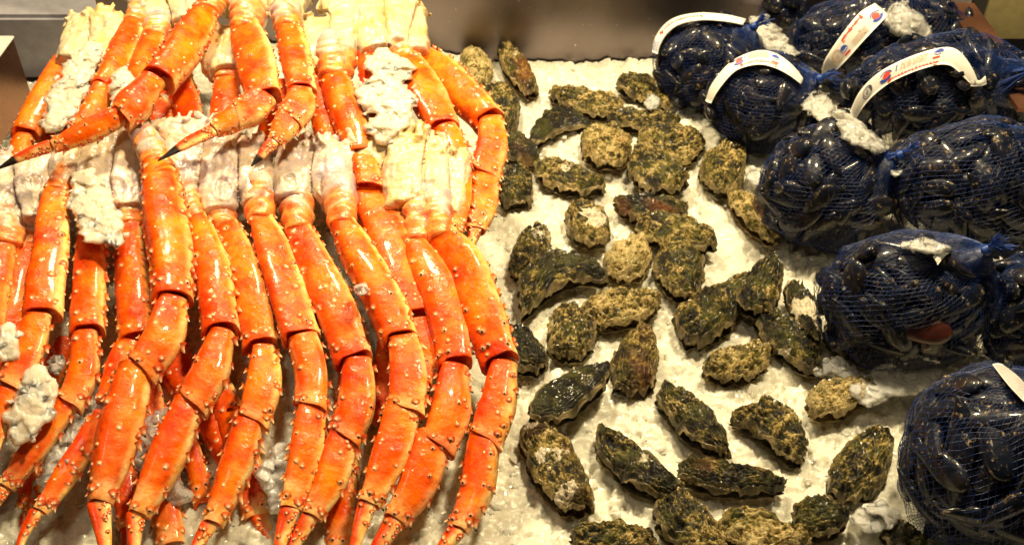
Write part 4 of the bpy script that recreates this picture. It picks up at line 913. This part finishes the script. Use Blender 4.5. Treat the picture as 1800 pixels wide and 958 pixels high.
ice_heap('ice_heap', [(1420, 160, 14), (1438, 180, 24), (1450, 205, 16)], .014, 30, .011, M['lump'], 'ice clump beside the end of the small bag tag', zfn=flatz(.09), seed=5, group=G)
ice_heap('ice_heap', [(1475, 205, 14), (1500, 232, 20), (1545, 260, 14)], .012, 36, .010, M['lump'], 'string of ice chips on the round untagged mussel bag', zfn=bagz(5), seed=6, group=G)
ice_heap('ice_lump', [(1578, 300, 12)], .006, 7, .012, M['clear'], 'single clear ice cube between the two untagged bags', zfn=flatz(.115), seed=7, group=G)
ice_heap('ice_heap', [(1585, 15, 16), (1588, 42, 30), (1625, 62, 18)], .010, 50, .012, M['lump'], 'smooth sheet of ice on the bag beside the steep white tag', zfn=bagz(2, 1.04), seed=8, group=G)
ice_heap('ice_heap', [(1590, 432, 8), (1625, 430, 14), (1660, 440, 10)], .008, 16, .009, M['clear'], 'glassy chips on top of the bag with the bright blue knot', zfn=bagz(7, 1.06), seed=9, group=G)
ice_heap('ice_heap', [(1520, 690, 26), (1570, 665, 30), (1640, 655, 34), (1710, 635, 30), (1690, 600, 16)], .020, 90, .013, M['lump'], 'bank of loose ice chips in front of the bag with the red brown shell', zfn=flatz(.018), seed=10, group=G)
ice_heap('ice_heap', [(1500, 660, 14), (1470, 640, 16), (1440, 650, 12)], .012, 22, .011, M['clear'], 'clear wet chips beside the pale ragged golden oyster', zfn=flatz(.014), seed=20, group=G)
ice_heap('ice_lump', [(1328, 312, 16)], .008, 9, .015, M['lump'], 'square white ice piece between the olive oyster and the net', zfn=flatz(.02), seed=11, group=G)
ice_heap('ice_heap', [(150, 320, 22), (165, 362, 40), (180, 400, 36), (205, 425, 14)], .010, 120, .011, M['slush'], 'patch of ice melting over the pale shoulder in the front row at left', zfn=crabz(.024), seed=12, group=G)
ice_heap('ice_heap', [(70, 670, 26), (55, 715, 36), (35, 760, 24)], .010, 80, .012, M['slush'], 'large flat ice piece lying on crab knees at the left edge', zfn=crabz(.020), seed=13, group=G)
ice_heap('ice_lump', [(100, 640, 16)], .008, 12, .011, M['lump'], 'small ice piece in the dark gap above the large flat one', zfn=crabz(-.012), seed=14, group=G)
ice_heap('ice_lump', [(178, 690, 16), (172, 715, 14)], .010, 14, .010, M['clear'], 'clear ice chips held between two crab knees at left', zfn=crabz(-.012), seed=15, group=G)
ice_heap('ice_heap', [(160, 740, 18), (125, 790, 32), (90, 850, 22)], .016, 70, .011, M['lump'], 'column of ice chips filling the gap beside the lower left crab shins', zfn=crabz(-.012), seed=16, group=G)
ice_heap('ice_heap', [(280, 740, 26), (260, 800, 36), (300, 870, 30)], .016, 60, .013, M['lump'], 'shaded ice clump beneath the widest crab shin', zfn=crabz(-.032), seed=17, group=G)
ice_heap('ice_heap', [(490, 790, 16), (480, 840, 28), (490, 890, 16)], .016, 50, .011, M['lump'], 'ice clump in the gap between two shins in the middle front', zfn=crabz(-.018), seed=18, group=G)
ice_heap('ice_heap', [(165, 90, 18), (135, 130, 26), (112, 180, 32), (95, 215, 22)], .010, 110, .011, M['slush'], 'long sheet of ice on the far left legs of the back row', zfn=crabz(.015), seed=19, group=G)
ice_heap('ice_heap', [(215, 135, 16), (222, 160, 24), (240, 178, 12)], .008, 34, .010, M['slush'], 'small ice patch beside the long glossy crab leg', zfn=crabz(.026), seed=21, group=G)
ice_heap('ice_heap', [(672, 110, 28), (690, 130, 34), (665, 175, 34), (700, 185, 30), (672, 225, 26)], .012, 150, .012, M['slush'], 'broad ice patch on the right crab section of the back row', zfn=crabz(.016), seed=22, group=G)
ice_heap('ice_heap', [(12, 580, 16), (14, 620, 20)], .010, 30, .011, M['slush'], 'ice piece at the left picture edge beside a crab leg', zfn=crabz(.022), seed=23, group=G)
ice_heap('ice_lump', [(636, 508, 12)], .003, 6, .008, M['clear'], 'thin clear ice flake bridging two orange legs in the centre', zfn=crabz(.028), seed=24, group=G)

pl_ = []
for k in range(5000):
    x, y = rnd.uniform(-.80, .75), rnd.uniform(.50, YB-.01)
    cl = float(vnoise(np.array([x]), np.array([y]), .035, 31)[0])
    if rnd.random() > .25+1.1*cl: continue
    sz = .0046*rnd.choice((.5, .8, .8, 1, 1, 1.2, 1.5, 1.9)); pl_.append(((x, y, ice_z((x, y))-sz*rnd.uniform(.15, .5)), sz, .2))
o = chips_mesh('crushed_ice', pl_, M['ice'], 77); o['kind'] = 'stuff'; o['label'] = 'loose wet chips of crushed ice over the bed'; o['category'] = 'crushed ice'

# ------------------------------------------------------------------ counter: steel back wall, side trays, ledge
def xat(u, v, y):
    d = ray(u, v); return d.x*y/d.y
def box_thing(name, dims, mat, label, cat, bev=.0015, kind=None):
    x0, x1, y0, y1, z0, z1 = dims; bm = bmesh.new(); c = Vector(((x0+x1)/2, (y0+y1)/2, z0))
    box(bm, x0-c.x, x1-c.x, y0-c.y, y1-c.y, 0, z1-z0); o = bm_obj(name, bm, mat, None, bev); o.location = c
    if kind: o['kind'] = kind
    return tag(o, label, cat)
yw = YB+.004
zl = H-yw*math.tan(TH+math.atan((40-479)/F))       # height on the wall seen at v = 40
box_thing('steel_wall', (-.62, xat(1694, 40, yw), yw, yw+.012, -.05, .34), M['steel'], 'dull brownish stainless steel wall closing the back of the ice display', 'wall')
box_thing('reflection_ledge', (-1.35, -.625, yw+.02, yw+.20, -.05, zl), M['bluegrey'], 'blue grey box for a blurred reflection at the top left corner behind the crab', 'ledge', .006)  # added box shape for a blurred blue grey reflection
box_thing('reflection_board', (-1.5, -.60, yw+.24, yw+.26, -.05, .5), M['pale'], 'pale box for a blurred reflection at the very top left corner', 'board')  # added sheet for the lighter blurred reflection above it
pf = at(50, 150, 0.0); pn = at(10, 292, 0.0); zt = H-pf.y*math.tan(TH+math.atan((68-479)/F))
tray = empty('side_tray', (pf.x-.08, (pf.y+pn.y)/2, 0), 'steel side tray with a raised rim at the left picture edge', 'tray')
bm = bmesh.new(); L0 = tray.location
def pl(x, y, z): return Vector((x, y, z))-L0
xf, yf = pf.x, pf.y
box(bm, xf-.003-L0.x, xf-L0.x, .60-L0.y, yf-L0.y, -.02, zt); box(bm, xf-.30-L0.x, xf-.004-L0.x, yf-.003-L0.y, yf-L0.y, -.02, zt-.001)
bm_obj('side_panel', bm, M['traysteel'], tray, .0008)  # the crab's orange reflection is put into this steel's base colour
bm = bmesh.new(); box(bm, xf-.022-L0.x, xf+.002-L0.x, .60-L0.y, yf+.001-L0.y, zt+.001, zt+.004); bm_obj('rim', bm, M['pale'], tray, .001)
bm = bmesh.new(); box(bm, xf-.30-L0.x, xf-.023-L0.x, .60-L0.y, yf-.004-L0.y, zt-.03, zt-.024); bm_obj('tray_floor', bm, M['redsteel'], tray, .001)
# right side: stained steel flange, post and panel behind the bags
P4 = [at(1664, 6, .12), at(1712, 6, .12), at(1850, 190, .12), at(1790, 190, .12)]
cx = sum(P4, Vector())/4; V = [p-cx for p in P4]+[p-cx-Vector((0, 0, .006)) for p in P4]
o = mesh_obj('steel_flange', V, [(0, 1, 2, 3), (7, 6, 5, 4), (0, 4, 5, 1), (1, 5, 6, 2), (2, 6, 7, 3), (3, 7, 4, 0)], M['redsteel'], None, False); o.location = cx
tag(o, 'red brown stained steel side flange running down the top right corner', 'flange')
yr = yw+.05
box_thing('pale_ledge', (xat(1640, 18, yr-.02), xat(1704, 18, yr-.02), yr-.02, yr+.05, .10, H-(yr-.02)*math.tan(TH+math.atan((12-479)/F))), M['pale'], 'short cream lit ledge behind the top right mussel bags', 'ledge')
box_thing('dark_post', (xat(1704, 20, yr), xat(1732, 20, yr), yr, yr+.03, .0, .40), M['black'], 'dark upright post in the top right corner', 'post')
box_thing('khaki_board', (xat(1733, 20, yr), xat(1900, 20, yr), yr+.01, yr+.03, .0, .40), M['khaki'], 'khaki painted panel right of the dark post', 'board')
# the counter the ice lies on
bm = bmesh.new(); box(bm, -2.2, 2.0, -.2, 3.0, -.10, -.05); o = bm_obj('counter', bm, M['steel']); o['kind'] = 'structure'; o['label'] = 'steel counter top under the ice'

# ------------------------------------------------------------------ light, world, camera
def area(name, loc, to, size, power, col):
    l = bpy.data.lights.new(name, 'AREA'); l.shape = 'DISK'; l.size = size; l.energy = power; l.color = col
    o = bpy.data.objects.new(name, l); COL.objects.link(o); o.location = loc
    o.rotation_euler = (Vector(to)-Vector(loc)).to_track_quat('-Z', 'Y').to_euler(); return o
area('key_lamp', (-.30, 1.55, 1.25), (-.1, 1.0, 0), .18, 25, (1, .81, .47))
area('second_fill', (.45, 1.15, 1.45), (.2, .9, 0), .16, 33, (1, .81, .47))  # unseen overhead fill added beside the key, raised for the oysters
area('front_lamp', (-.35, .35, 1.6), (-.2, .9, 0), .25, 3.5, (1, .84, .56))
w = bpy.data.worlds.new('World'); S.world = w; w.use_nodes = True
bg = w.node_tree.nodes['Background']; bg.inputs[0].default_value = (.85, .75, .65, 1); bg.inputs[1].default_value = .016
cam = bpy.data.cameras.new('camera'); cam.sensor_width = 36; cam.lens = F*36/1800; cam.clip_start = .01; cam.clip_end = 50
co = bpy.data.objects.new('camera', cam); COL.objects.link(co); co.location = CAM; co.rotation_euler = (math.pi/2-TH, 0, 0); S.camera = co
cam.dof.use_dof = True; cam.dof.focus_distance = .98; cam.dof.aperture_fstop = 14
S.view_settings.view_transform = 'Standard'; S.view_settings.look = 'None'; S.view_settings.exposure = .15; S.view_settings.gamma = 1
S.render.engine = 'CYCLES'; S.cycles.use_denoising = True; S.cycles.max_bounces = 8; S.cycles.sample_clamp_indirect = 4
